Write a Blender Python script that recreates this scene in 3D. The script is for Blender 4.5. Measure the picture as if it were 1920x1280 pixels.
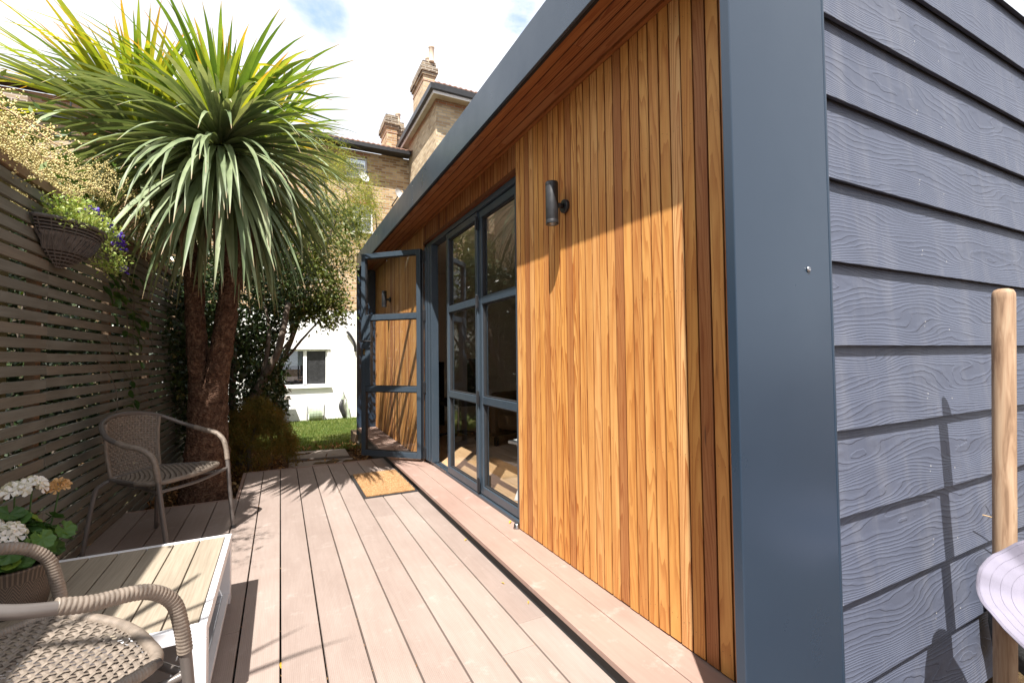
import bpy, math, random
import numpy as np
from mathutils import Matrix, Vector

random.seed(7); rng = np.random.default_rng(7)
scene = bpy.context.scene
for o in list(bpy.data.objects): bpy.data.objects.remove(o)
col = scene.collection
R = math.radians
PI = math.pi

# ------------------------------------------------------------------ camera
cam_d = bpy.data.cameras.new('camera'); cam = bpy.data.objects.new('camera', cam_d); col.objects.link(cam)
cam_d.sensor_width = 36.0; cam_d.lens = 16.22; cam_d.clip_end = 500; cam_d.clip_start = 0.02
M3 = ((0.89367292, -0.00414926, -0.44869978), (-0.44858689, -0.03252126, -0.89314734), (-0.01088638, 0.99946243, -0.03092467))
cam.matrix_world = Matrix.Translation((0, 0, 1.1)) @ Matrix(M3).to_4x4()
scene.camera = cam

# ------------------------------------------------------------------ sun, sky, exposure
SUN = Vector((.268, .387, -.75)).normalized()          # the way the light travels
sd = bpy.data.lights.new('sun', 'SUN'); sd.energy = 4.2; sd.angle = R(.55); sd.color = (1, .955, .895)
so = bpy.data.objects.new('sun', sd); col.objects.link(so)
so.rotation_euler = SUN.to_track_quat('-Z', 'Y').to_euler(); so.location = (-4, -6, 12)
w = bpy.data.worlds.new('World'); scene.world = w; w.use_nodes = True
nt = w.node_tree; N = nt.nodes; L = nt.links; N.clear()
def wn(t, **k):
    n = N.new(t)
    for a, b in k.items(): setattr(n, a, b)
    return n
out = wn('ShaderNodeOutputWorld'); bg = wn('ShaderNodeBackground'); bg.inputs[1].default_value = 0.1
sky = wn('ShaderNodeTexSky', sky_type='NISHITA', sun_disc=False, sun_elevation=R(57.9), sun_rotation=R(214.7))
sky.air_density = 1.0; sky.dust_density = .6; sky.ozone_density = 1.5
tc = wn('ShaderNodeTexCoord'); sep = wn('ShaderNodeSeparateXYZ'); L.new(tc.outputs['Generated'], sep.inputs[0])
def wm(op, a, b=None, clamp=False):
    n = wn('ShaderNodeMath', operation=op); n.use_clamp = clamp
    for i, v in enumerate((a, b)):
        if v is None: continue
        if isinstance(v, (int, float)): n.inputs[i].default_value = v
        else: L.new(v, n.inputs[i])
    return n.outputs[0]
zz = wm('ADD', wm('MAXIMUM', sep.outputs[2], 0.0), .28)
cv = wn('ShaderNodeCombineXYZ'); L.new(wm('DIVIDE', sep.outputs[0], zz), cv.inputs[0]); L.new(wm('DIVIDE', sep.outputs[1], zz), cv.inputs[1])
cn = wn('ShaderNodeTexNoise'); cn.inputs['Scale'].default_value = 2.1; cn.inputs['Detail'].default_value = 9; cn.inputs['Roughness'].default_value = .56
cn.inputs['Distortion'].default_value = .35
L.new(cv.outputs[0], cn.inputs['Vector'])
# breaks in the cloud: one high over the garden, one low on the left, one by the roof line
def hole(d, r0, r1):
    dp = wn('ShaderNodeVectorMath', operation='DOT_PRODUCT'); dp.inputs[1].default_value = Vector(d).normalized()
    L.new(tc.outputs['Generated'], dp.inputs[0])
    mr = wn('ShaderNodeMapRange'); mr.inputs[1].default_value = math.cos(R(r1)); mr.inputs[2].default_value = math.cos(R(r0))
    L.new(dp.outputs['Value'], mr.inputs[0]); return mr.outputs[0]
def pdir(px, py):
    return Matrix(M3) @ Vector((px-960., -(py-640.), -865.1))
h = wm('MULTIPLY', hole(pdir(588, -10), 1.0, 6.0), .215)
h = wm('ADD', h, wm('MULTIPLY', hole(pdir(45, 235), 1, 7), .2))
h = wm('ADD', h, wm('MULTIPLY', hole(pdir(965, 45), .5, 4), .05))
dens = wm('SUBTRACT', cn.outputs['Fac'], h)
cr = wn('ShaderNodeMapRange', interpolation_type='SMOOTHSTEP'); cr.inputs[1].default_value = .23; cr.inputs[2].default_value = .36
L.new(dens, cr.inputs[0])
cn2 = wn('ShaderNodeTexNoise'); cn2.inputs['Scale'].default_value = 3.3; cn2.inputs['Detail'].default_value = 6; L.new(cv.outputs[0], cn2.inputs['Vector'])
cram = wn('ShaderNodeValToRGB'); cram.color_ramp.elements[0].position = .3; cram.color_ramp.elements[0].color = (3.5, 3.7, 4.15, 1)
cram.color_ramp.elements[1].position = .6; cram.color_ramp.elements[1].color = (4.8, 4.9, 5.15, 1)
L.new(cn2.outputs['Fac'], cram.inputs[0])
skb = wn('ShaderNodeVectorMath', operation='SCALE'); skb.inputs['Scale'].default_value = 1.5; L.new(sky.outputs[0], skb.inputs[0])
mx = wn('ShaderNodeMix', data_type='RGBA'); L.new(cr.outputs[0], mx.inputs[0]); L.new(skb.outputs[0], mx.inputs[6]); L.new(cram.outputs[0], mx.inputs[7])
L.new(mx.outputs[2], bg.inputs[0]); L.new(bg.outputs[0], out.inputs[0])
vs = scene.view_settings; vs.view_transform = 'Standard'; vs.look = 'None'; vs.gamma = 1; vs.exposure = 1.45; vs.use_curve_mapping = False
scene.render.engine = 'CYCLES'
scene.cycles.max_bounces = 8; scene.cycles.transparent_max_bounces = 12

# ------------------------------------------------------------------ material helpers
class NT:
    def __init__(s, name):
        s.m = bpy.data.materials.new(name); s.m.use_nodes = True; s.t = s.m.node_tree; s.N = s.t.nodes; s.L = s.t.links; s.N.clear()
        s.out = s.N.new('ShaderNodeOutputMaterial'); s.b = s.N.new('ShaderNodeBsdfPrincipled'); s.L.new(s.b.outputs[0], s.out.inputs[0])
        s.tc = s.N.new('ShaderNodeTexCoord'); s.oi = s.N.new('ShaderNodeObjectInfo')
    def n(s, t, **k):
        n = s.N.new(t)
        for a, b in k.items(): setattr(n, a, b)
        return n
    def put(s, sock, v):
        if isinstance(v, (int, float)): sock.default_value = v
        elif isinstance(v, tuple): sock.default_value = v if len(v) == len(sock.default_value) else tuple(v)+(1,)
        else: s.L.new(v, sock)
    def ma(s, op, a, b=None, c=None, clamp=False):
        n = s.N.new('ShaderNodeMath'); n.operation = op; n.use_clamp = clamp
        for i, v in enumerate((a, b, c)):
            if v is not None: s.put(n.inputs[i], v)
        return n.outputs[0]
    def sep(s, v):
        n = s.N.new('ShaderNodeSeparateXYZ'); s.L.new(v, n.inputs[0]); return n.outputs
    def comb(s, x, y, z):
        n = s.N.new('ShaderNodeCombineXYZ')
        for i, v in enumerate((x, y, z)): s.put(n.inputs[i], v)
        return n.outputs[0]
    def mapv(s, v, scale=(1, 1, 1), loc=(0, 0, 0)):
        n = s.N.new('ShaderNodeMapping'); s.put(n.inputs['Scale'], scale); s.put(n.inputs['Location'], loc); s.L.new(v, n.inputs[0]); return n.outputs[0]
    def noise(s, v, scale=5, detail=4, rough=.5, dist=0):
        n = s.N.new('ShaderNodeTexNoise'); n.inputs['Scale'].default_value = scale; n.inputs['Detail'].default_value = detail
        n.inputs['Roughness'].default_value = rough; n.inputs['Distortion'].default_value = dist
        s.L.new(v, n.inputs['Vector']); return n.outputs['Fac']
    def ramp(s, f, stops, interp='LINEAR'):
        n = s.N.new('ShaderNodeValToRGB'); cr = n.color_ramp; cr.interpolation = interp
        while len(cr.elements) < len(stops): cr.elements.new(.5)
        for e, (p, c) in zip(cr.elements, stops):
            e.position = p; e.color = tuple(c)+(1,) if len(c) == 3 else c
        s.put(n.inputs[0], f); return n.outputs[0]
    def mix(s, f, a, b, mode='MIX'):
        n = s.N.new('ShaderNodeMix'); n.data_type = 'RGBA'; n.blend_type = mode
        s.put(n.inputs[0], f); s.put(n.inputs[6], a); s.put(n.inputs[7], b); return n.outputs[2]
    def mr(s, v, a, b, c=0., d=1., smooth=False):
        n = s.N.new('ShaderNodeMapRange')
        if smooth: n.interpolation_type = 'SMOOTHSTEP'
        s.put(n.inputs[0], v)
        for i, x in enumerate((a, b, c, d)): s.put(n.inputs[i+1], x)
        return n.outputs[0]
    def bump(s, h, strength=.5, dist=.002, nrm=None):
        n = s.N.new('ShaderNodeBump'); n.inputs['Strength'].default_value = strength; n.inputs['Distance'].default_value = dist
        s.L.new(h, n.inputs['Height'])
        if nrm is not None: s.L.new(nrm, n.inputs['Normal'])
        return n.outputs[0]
    def fin(s, color=None, rough=None, normal=None, metal=None, spec=None, **k):
        if color is not None: s.put(s.b.inputs['Base Color'], color)
        if rough is not None: s.put(s.b.inputs['Roughness'], rough)
        if normal is not None: s.L.new(normal, s.b.inputs['Normal'])
        if metal is not None: s.put(s.b.inputs['Metallic'], metal)
        if spec is not None: s.put(s.b.inputs['Specular IOR Level'], spec)
        return s.m

def simple(name, c, rough=.5, var=.12, nscale=8, bump=0., bdist=.002, metal=0., spec=.5, bscale=None):
    s = NT(name); v = s.tc.outputs['Object']
    f = s.noise(v, nscale, 5, .6)
    c1 = tuple(x*(1-var) for x in c); c2 = tuple(min(1, x*(1+var)) for x in c)
    colr = s.ramp(f, [(.3, c1), (.7, c2)])
    nr = s.bump(s.noise(v, bscale or nscale*6, 4), bump, bdist) if bump else None
    rg = s.mr(s.noise(v, nscale*2, 3), .3, .7, max(0, rough-.07), min(1, rough+.07))
    return s.fin(colr, rg, nr, metal, spec)

def wood_f(s, ax_len, ax_w, klen=3.0, kw=1/.05, cath=2.2, nz=1.1, flip=True):
    """ring coordinate of a sawn board: parabolic rings along the length, plus slow wander"""
    o = s.sep(s.tc.outputs['Object']); r = s.oi.outputs['Random']
    l = s.ma('ADD', o[ax_len], s.ma('MULTIPLY', r, 37.0))
    u = s.ma('MULTIPLY', o[ax_w], kw)
    r2 = s.ma('FRACT', s.ma('MULTIPLY', r, 91.7)); r3 = s.ma('FRACT', s.ma('MULTIPLY', r, 533.1))
    u0 = s.ma('SUBTRACT', u, s.ma('MULTIPLY', s.ma('SUBTRACT', r2, .5), 1.6))
    wob = s.noise(s.comb(s.ma('MULTIPLY', l, s.mr(r2, 0, 1, .5, 1.5)), s.ma('MULTIPLY', u, .7), s.ma('MULTIPLY', r, 50.)), 1.0, 2)
    fine = s.noise(s.comb(s.ma('MULTIPLY', l, 9.), s.ma('MULTIPLY', u, 3.), s.ma('MULTIPLY', r, 50.)), 1.0, 3)
    f = s.ma('ADD', s.ma('MULTIPLY', s.ma('MULTIPLY', u0, u0), s.mr(r3, 0, 1, cath*.6, cath*3)), s.ma('MULTIPLY', wob, nz*7))
    f = s.ma('ADD', f, s.ma('MULTIPLY', l, klen)); f = s.ma('ADD', f, s.ma('MULTIPLY', fine, .55))
    return f, l, u, r, r2, r3

def cedar(name, ax_len, ax_w, dark=1.0, tint=(1, 1, 1), half=.0245):
    s = NT(name); o_w = s.sep(s.tc.outputs['Object'])[ax_w]; f, l, u, r, r2, r3 = wood_f(s, ax_len, ax_w)
    ring = s.ma('FRACT', f); lat = s.mr(ring, .35, .97, 0, 1, True); lat = s.ma('MULTIPLY', lat, s.mr(ring, .97, 1., 1., 0.))
    k = dark
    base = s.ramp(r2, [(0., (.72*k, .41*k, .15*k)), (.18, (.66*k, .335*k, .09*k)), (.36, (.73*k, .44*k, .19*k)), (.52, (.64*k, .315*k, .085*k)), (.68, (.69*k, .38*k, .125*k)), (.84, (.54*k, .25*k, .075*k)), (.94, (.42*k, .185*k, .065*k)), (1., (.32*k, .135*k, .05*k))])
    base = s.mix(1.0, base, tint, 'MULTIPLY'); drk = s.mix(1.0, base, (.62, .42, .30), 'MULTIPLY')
    c = s.mix(s.ma('MULTIPLY', lat, s.mr(r3, 0, 1, .45, 1.15)), base, drk)
    blot = s.noise(s.comb(s.ma('MULTIPLY', l, 2.), u, s.ma('MULTIPLY', r, 20.)), 1.0, 5, .6)
    c = s.mix(s.mr(blot, .38, .68, 0., .8), c, s.mix(1.0, c, (.74, .56, .42), 'MULTIPLY'))
    fib = s.noise(s.comb(s.ma('MULTIPLY', l, 6.), s.ma('MULTIPLY', u, 45.), s.ma('MULTIPLY', r, 20.)), 1.0, 3, .7)
    c = s.mix(s.mr(fib, .4, .7, 0., .28), c, s.mix(1.0, c, (.7, .58, .48), 'MULTIPLY'))
    # board edges darkened in colour to stand in for shade in each joint gap
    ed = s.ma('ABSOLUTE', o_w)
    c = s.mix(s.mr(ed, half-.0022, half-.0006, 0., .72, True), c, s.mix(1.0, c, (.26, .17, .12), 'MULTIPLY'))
    # a knot here and there
    vo = s.n('ShaderNodeTexVoronoi'); s.L.new(s.comb(s.ma('MULTIPLY', l, 1.6), s.ma('MULTIPLY', u, .9), s.ma('MULTIPLY', r, 33.)), vo.inputs['Vector']); vo.inputs['Scale'].default_value = 1.
    kn = s.mr(vo.outputs['Distance'], .03, .075, 1., 0.)
    c = s.mix(s.ma('MULTIPLY', kn, .8), c, (.07, .03, .015))
    nr = s.bump(s.ma('ADD', s.ma('MULTIPLY', lat, .6), s.ma('MULTIPLY', fib, .7)), .25, .0008)
    return s.fin(c, s.mr(fib, .3, .7, .5, .68), nr, spec=.35)

def siding_mat():
    s = NT('embossed grey fibre cement'); o = s.sep(s.tc.outputs['Object']); r = s.oi.outputs['Random']
    l = s.ma('ADD', o[0], s.ma('MULTIPLY', r, 41.)); v = s.ma('DIVIDE', o[2], .12)
    big = s.noise(s.comb(s.ma('MULTIPLY', l, 1.7), s.ma('MULTIPLY', v, .95), s.ma('MULTIPLY', r, 9.)), 1., 1.6, .4)
    fine = s.noise(s.comb(s.ma('MULTIPLY', l, 22.), s.ma('MULTIPLY', v, 5.), s.ma('MULTIPLY', r, 9.)), 1., 2, .5)
    av = s.ma('ABSOLUTE', v)
    f = s.ma('ADD', s.ma('MULTIPLY', big, 15.), s.ma('MULTIPLY', s.ma('MULTIPLY', v, av), 5.5))
    f = s.ma('ADD', f, s.ma('MULTIPLY', v, 4.6)); f = s.ma('ADD', f, s.ma('MULTIPLY', fine, .5))
    fr = s.ma('FRACT', f)
    line = s.ma('MULTIPLY', s.mr(fr, .0, .55, 1., 0., True), s.mr(fr, .9, 1., 1., 0.))
    line = s.ma('ADD', line, s.mr(fr, .93, 1., 0., .9, True))
    mask = s.mr(s.noise(s.comb(s.ma('MULTIPLY', l, 4.), s.ma('MULTIPLY', v, 2.), 3.), 1., 2), .3, .5, .35, 1., True)
    micro = s.noise(s.mapv(s.tc.outputs['Object'], (160, 160, 300)), 1., 3)
    h = s.ma('ADD', s.ma('MULTIPLY', line, mask), s.ma('MULTIPLY', micro, .12))
    dst = s.noise(s.mapv(s.n('ShaderNodeNewGeometry').outputs['Position'], (9, 9, 1.6)), 1., 5, .65)
    nr = s.bump(h, .75, .0018)
    c = s.ramp(s.noise(s.tc.outputs['Object'], 3, 5, .6), [(.3, (.062, .072, .106)), (.7, (.078, .089, .126))])
    wv = s.n('ShaderNodeTexVoronoi'); wv.inputs['Scale'].default_value = 38; s.L.new(s.mapv(s.tc.outputs['Object'], (1, 1, .5)), wv.inputs['Vector'])
    sp = s.ma('MULTIPLY', s.mr(wv.outputs['Distance'], .04, .07, 1., 0.), s.mr(s.noise(s.tc.outputs['Object'], 9, 3), .58, .62, 0., 1.))
    c = s.mix(sp, c, (.55, .52, .48))
    c = s.mix(s.mr(dst, .48, .75, 0., .22), c, (.24, .235, .24))
    edg = s.mr(s.ma('ADD', s.tc and s.sep(s.n('ShaderNodeNewGeometry').outputs['Position'])[0], s.ma('MULTIPLY', micro, .012)), 1.417, 1.423, 1., 0.)
    c = s.mix(s.ma('MULTIPLY', edg, .5), c, (.55, .55, .58))
    return s.fin(c, .55, nr, spec=.45)

def deck_mat(name, c1, c2, grooves=True):
    s = NT(name); o = s.sep(s.tc.outputs['Object']); r = s.oi.outputs['Random']; g = s.sep(s.n('ShaderNodeNewGeometry').outputs['Position'])
    base = s.mix(r, c1, c2)
    P = s.n('ShaderNodeNewGeometry').outputs['Position']
    st = s.noise(s.mapv(P, (2.4, 1.1, 1)), 1.6, 6, .62)
    c = s.mix(s.mr(st, .35, .7, 0., .55), base, s.mix(1.0, base, (.72, .68, .66), 'MULTIPLY'))
    st2 = s.noise(s.mapv(P, (60, 4, 1)), 1., 4, .6)
    c = s.mix(s.mr(st2, .35, .75, 0., .35), c, s.mix(1.0, c, (.74, .7, .68), 'MULTIPLY'))
    st3 = s.noise(P, 9, 6, .7)
    c = s.mix(s.mr(st3, .58, .72, 0., .35), c, (.46, .42, .38))
    if grooves:
        wv = s.ma('SINE', s.ma('MULTIPLY', o[0], 2*PI/.0062))
        h = s.ma('ADD', s.ma('MULTIPLY', wv, .5), s.ma('MULTIPLY', st2, .6))
        c = s.mix(s.mr(wv, -1, 0, .25, 0.), c, s.mix(1.0, c, (.7, .66, .64), 'MULTIPLY'))
        nr = s.bump(h, .5, .0008)
    else:
        nr = s.bump(st2, .35, .0010)
    return s.fin(c, .78, nr, spec=.25)

def weathered(name, c1, c2, c3, ax_len=1, ax_w=2):
    s = NT(name); o = s.sep(s.tc.outputs['Object']); r = s.oi.outputs['Random']
    l = s.ma('ADD', o[ax_len], s.ma('MULTIPLY', r, 23.))
    fib = s.noise(s.comb(s.ma('MULTIPLY', l, 4.), s.ma('MULTIPLY', o[ax_w], 130.), s.ma('MULTIPLY', r, 9.)), 1., 4, .65)
    blot = s.noise(s.comb(s.ma('MULTIPLY', l, 1.4), s.ma('MULTIPLY', o[ax_w], 8.), s.ma('MULTIPLY', r, 9.)), 1., 5, .6)
    c = s.mix(s.mr(blot, .4, .62, 0., 1., True), c1, c2)
    c = s.mix(s.ma('MULTIPLY', s.mr(r, .6, 1., 0., .8), s.mr(blot, .3, .6, 1., .3)), c, c3)
    c = s.mix(s.mr(fib, .4, .72, 0., .5), c, s.mix(1.0, c, (.55, .5, .45), 'MULTIPLY'))
    return s.fin(c, .8, s.bump(fib, .4, .001), spec=.25)

def leafmat(name, stops, rough=.45, trans=.35, hue=.0, tip=None):
    """stops: colour ramp by object random + position noise; translucent blades"""
    s = NT(name); P = s.n('ShaderNodeNewGeometry').outputs['Position']
    f = s.ma('ADD', s.ma('MULTIPLY', s.oi.outputs['Random'], .6), s.ma('MULTIPLY', s.n('ShaderNodeTexWhiteNoise').outputs[0], 0.))
    n1 = s.noise(P, 7, 3)
    f = s.ma('ADD', s.ma('MULTIPLY', n1, .75), s.ma('MULTIPLY', s.oi.outputs['Random'], .35))
    at = s.n('ShaderNodeAttribute', attribute_name='rnd'); f = s.ma('ADD', f, s.ma('MULTIPLY', s.ma('SUBTRACT', at.outputs['Fac'], .5), .5))
    c = s.ramp(f, stops)
    if tip:
        at2 = s.n('ShaderNodeAttribute', attribute_name='along')
        c = s.mix(s.ma('MULTIPLY', s.mr(at2.outputs['Fac'], tip[1], 1., 0., 1., True), tip[2]), c, tip[0])
        ns = s.noise(s.mapv(s.tc.outputs['Object'], (3, 90, 3)), 1., 2)
        c = s.mix(s.mr(ns, .4, .7, 0., .3), c, s.mix(1.0, c, (.7, .75, .6), 'MULTIPLY'))
    s.fin(c, rough, spec=.4)
    tr = s.n('ShaderNodeBsdfTranslucent'); s.put(tr.inputs[0], s.mix(1.0, c, (1.25, 1.2, .55), 'MULTIPLY'))
    ms = s.n('ShaderNodeMixShader'); ms.inputs[0].default_value = trans
    s.L.new(s.b.outputs[0], ms.inputs[1]); s.L.new(tr.outputs[0], ms.inputs[2]); s.L.new(ms.outputs[0], s.out.inputs[0])
    return s.m

def glass_mat(name, tint=(.93, .95, .94), boost=1.9):
    s = NT(name); s.N.remove(s.b)
    fr = s.n('ShaderNodeFresnel'); s.L.new(s.mr(s.n('ShaderNodeNewGeometry').outputs['Backfacing'], 0, 1, 1.5, 1/1.5), fr.inputs[0])
    t = s.n('ShaderNodeBsdfTransparent'); t.inputs[0].default_value = tint+(1,)
    g = s.n('ShaderNodeBsdfGlossy'); g.inputs['Roughness'].default_value = 0.004
    ms = s.n('ShaderNodeMixShader'); s.L.new(s.ma('MULTIPLY', fr.outputs[0], boost, clamp=True), ms.inputs[0])
    s.L.new(t.outputs[0], ms.inputs[1]); s.L.new(g.outputs[0], ms.inputs[2]); s.L.new(ms.outputs[0], s.out.inputs[0])
    return s.m

def brick_mat(name, cols, scale=1.0, axis='XZ', mortar=(.42, .38, .32), weather=True):
    s = NT(name); P = s.sep(s.n('ShaderNodeNewGeometry').outputs['Position'])
    nm = s.sep(s.n('ShaderNodeNewGeometry').outputs['Normal'])
    usex = s.ma('GREATER_THAN', s.ma('ABSOLUTE', nm[1]), .5)
    u = s.ma('ADD', s.ma('MULTIPLY', P[0], usex), s.ma('MULTIPLY', P[1], s.ma('SUBTRACT', 1., usex)))
    b = s.n('ShaderNodeTexBrick'); s.L.new(s.comb(u, P[2], 0.), b.inputs['Vector'])
    b.inputs['Scale'].default_value = scale; b.inputs['Brick Width'].default_value = .225; b.inputs['Row Height'].default_value = .075
    b.inputs['Mortar Size'].default_value = .009; b.inputs['Color1'].default_value = (0, 0, 0, 1); b.inputs['Color2'].default_value = (1, 1, 1, 1)
    b.inputs['Mortar'].default_value = (.5, .5, .5, 1); b.offset = .5; b.inputs['Bias'].default_value = 0
    c = s.ramp(b.outputs['Color'], cols)
    c = s.mix(b.outputs['Fac'], c, mortar)
    g = s.noise(s.comb(u, P[2], 0.), 1.2, 6, .65)
    c = s.mix(s.mr(g, .4, .75, 0., .55), c, s.mix(1.0, c, (.55, .5, .45), 'MULTIPLY'))
    return s.fin(c, .85, s.bump(s.ma('SUBTRACT', 1., b.outputs['Fac']), .8, .008), spec=.2)

MT = {}
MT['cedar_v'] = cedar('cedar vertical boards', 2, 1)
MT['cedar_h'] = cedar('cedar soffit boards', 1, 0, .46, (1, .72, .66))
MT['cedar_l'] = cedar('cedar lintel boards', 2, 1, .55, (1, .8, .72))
MT['siding'] = siding_mat()
MT['deck'] = deck_mat('brown composite decking', (.285, .228, .200), (.35, .285, .25))
MT['step'] = deck_mat('reddish composite step', (.29, .195, .16), (.335, .232, .192), False)
MT['fence'] = weathered('sage painted fence slats', (.175, .170, .145), (.135, .128, .105), (.185, .138, .095))
MT['fence_rail'] = weathered('bare fence capping', (.25, .17, .11), (.20, .135, .085), (.25, .18, .12))
MT['post'] = weathered('treated fence post', (.36, .33, .17), (.30, .28, .15), (.3, .26, .14), 2, 1)
def metal_paint(name, c, rough, coat=.0, smudge=.1):
    s = NT(name); P = s.n('ShaderNodeNewGeometry').outputs['Position']
    n1 = s.noise(P, 2.2, 6, .65); n2 = s.noise(s.mapv(P, (25, 25, 3)), 1., 4, .6)
    cc = s.mix(s.mr(n2, .5, .8, 0., smudge), c, (.35, .36, .36))
    sc = s.noise(s.mapv(P, (26, 26, 15)), 1., 5, .75)
    cc = s.mix(s.mr(sc, .72, .76, 0., .25), cc, (.42, .42, .42))
    return s.fin(cc, s.mr(n1, .3, .7, rough-.08, rough+.1), s.bump(s.noise(P, 1.6, 2), .12, .01), spec=.6)
MT['anth'] = metal_paint('anthracite coated steel', (.020, .036, .060), .33, smudge=.0)
MT['frame'] = metal_paint('anthracite window frame', (.038, .055, .074), .36, smudge=.03)
MT['black'] = simple('matt black metal', (.018, .018, .02), .45, .2, 20, .1)
MT['dark'] = simple('dark void board', (.012, .011, .01), .9)
MT['recess'] = simple('dark grey recess board', (.045, .044, .044), .8)
MT['rubber'] = simple('black rubber seal', (.02, .02, .022), .6)
MT['glass'] = glass_mat('clear glazing')
MT['hglass'] = glass_mat('house window glazing', (.75, .78, .8), 3.2)
MT['oak'] = weathered('oak floor planks', (.50, .33, .18), (.44, .28, .15), (.55, .38, .22), 1, 0)
MT['cream'] = simple('cream plaster', (.78, .70, .60), .8, .05, 3, .1)
MT['ceil'] = simple('white ceiling paint', (.82, .80, .76), .8, .03)
MT['cloth_dark'] = simple('black upholstery', (.02, .017, .018), .8, .3, 12, .3)
MT['leather'] = simple('brown leather', (.05, .03, .022), .45, .3, 12, .2)
MT['white'] = simple('white powder coat', (.74, .74, .76), .35, .04, 6, .03)
MT['render'] = simple('white painted render', (.80, .79, .77), .8, .05, 1.5, .3, .004, bscale=60)
MT['upvc'] = simple('white upvc', (.8, .8, .8), .3, .03)
MT['tabletop'] = weathered('sand polywood slats', (.335, .285, .22), (.29, .247, .19), (.355, .305, .235), 1, 0)
MT['shelf'] = simple('grey metal shelf', (.42, .43, .46), .3, .08, 5, metal=.3)
MT['chair'] = simple('taupe powder coated tube', (.135, .118, .108), .35, .1, 9, .05, metal=.2)
MT['wrap'] = simple('taupe resin wicker', (.20, .162, .13), .5, .28, 40, .3, .0008, bscale=300)
MT['weave'] = simple('taupe woven resin', (.19, .155, .125), .48, .3, 60, .3, .0006, bscale=400)
MT['basket'] = simple('grey brown basket wicker', (.10, .09, .085), .7, .35, 30, .3)
MT['soil'] = simple('potting soil', (.03, .02, .014), .95, .5, 40, 1, .01)
MT['coir'] = None
s = NT('coir mat'); P = s.tc.outputs['Object']; n1 = s.noise(P, 150, 5, .8); n2 = s.noise(P, 30, 5, .7)
MT['coir'] = s.fin(s.ramp(s.ma('ADD', s.ma('MULTIPLY', n1, .6), s.ma('MULTIPLY', n2, .4)), [(.35, (.18, .09, .04)), (.5, (.43, .235, .10)), (.65, (.58, .36, .18))]), .95, s.bump(s.ma('ADD', n1, n2), 1., .008), spec=.1)
MT['coirf'] = simple('coir bristle', (.50, .32, .17), .9, .4, 90)
# trunk bark: horizontal-ringed fibrous
s = NT('fibrous brown bark'); P = s.n('ShaderNodeNewGeometry').outputs['Position']
n1 = s.noise(s.mapv(P, (30, 30, 22)), 1., 5, .7, .6); n2 = s.noise(P, 5, 4, .6)
vb = s.n('ShaderNodeTexVoronoi'); vb.inputs['Scale'].default_value = 1.; s.L.new(s.mapv(P, (46, 46, 70)), vb.inputs['Vector'])
c = s.ramp(n1, [(.3, (.038, .020, .013)), (.5, (.115, .062, .040)), (.7, (.26, .165, .11))])
c = s.mix(s.mr(n2, .45, .7, 0., .6), c, s.mix(1.0, c, (1.35, 1.15, 1.), 'MULTIPLY'))
MT['bark'] = s.fin(c, .85, s.bump(s.ma('ADD', n1, s.ma('MULTIPLY', vb.outputs['Distance'], .9)), 1., .016), spec=.2)
MT['twig'] = simple('grey brown bark', (.11, .085, .065), .85, .35, 14, .8, .006)
MT['drytwig'] = simple('dry straw twig', (.50, .34, .18), .7, .2)
# foliage
G = leafmat
MT['blade'] = G('sword leaf green', [(.2, (.085, .15, .028)), (.5, (.18, .26, .045)), (.8, (.36, .40, .07))], .46, .44, tip=((.42, .26, .12), .90, .9))
MT['blade_grey'] = G('sword leaf grey green', [(.2, (.12, .165, .08)), (.5, (.25, .30, .165)), (.8, (.39, .42, .26))], .5, .2, tip=((.45, .30, .18), .93, .9))
MT['blade_yellow'] = G('sword leaf yellowing', [(.2, (.20, .28, .035)), (.5, (.32, .38, .04)), (.8, (.46, .42, .05))], .45, .45, tip=((.62, .26, .03), .72, .9))
MT['blade_dead'] = G('dead hanging leaf', [(.2, (.10, .06, .035)), (.5, (.17, .11, .06)), (.8, (.24, .17, .10))], .8, .15)
MT['panicle'] = G('cream seed heads', [(.2, (.44, .36, .12)), (.5, (.58, .49, .20)), (.8, (.70, .62, .32))], .7, .25)
MT['glossy'] = G('glossy shrub leaf', [(.2, (.03, .065, .014)), (.5, (.07, .13, .025)), (.8, (.20, .26, .04))], .28, .25)
MT['darkleaf'] = G('dark evergreen leaf', [(.2, (.012, .026, .010)), (.5, (.024, .045, .016)), (.8, (.055, .08, .022))], .3, .15)
MT['midleaf'] = G('mid green tree leaf', [(.2, (.040, .062, .016)), (.5, (.075, .105, .024)), (.8, (.15, .17, .04))], .45, .3)
MT['lightleaf'] = G('light feathery leaf', [(.2, (.12, .17, .03)), (.5, (.21, .26, .05)), (.8, (.38, .36, .09))], .5, .45)
MT['maple'] = G('olive bronze maple leaf', [(.2, (.085, .080, .012)), (.5, (.15, .135, .020)), (.8, (.27, .15, .03))], .6, .35)
MT['petunia'] = G('small lime leaf', [(.2, (.12, .22, .03)), (.5, (.26, .38, .07)), (.8, (.45, .52, .18))], .5, .35)
MT['purple'] = G('violet petal', [(.2, (.07, .02, .40)), (.8, (.16, .05, .62))], .5, .3)
MT['petal'] = G('white petal', [(.2, (.78, .76, .78)), (.8, (.88, .87, .86))], .5, .3)
MT['petal_old'] = G('withered petal', [(.2, (.55, .34, .16)), (.8, (.75, .58, .38))], .7, .3)
MT['geran'] = G('geranium leaf', [(.2, (.040, .095, .022)), (.5, (.075, .16, .035)), (.8, (.16, .26, .06))], .5, .22)
MT['grassblade'] = G('lawn blade', [(.2, (.05, .085, .014)), (.5, (.085, .14, .024)), (.8, (.19, .22, .06))], .55, .35)
MT['leaf_y'] = G('fallen yellow leaf', [(.2, (.60, .36, .04)), (.8, (.78, .52, .10))], .5, .25)
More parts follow.
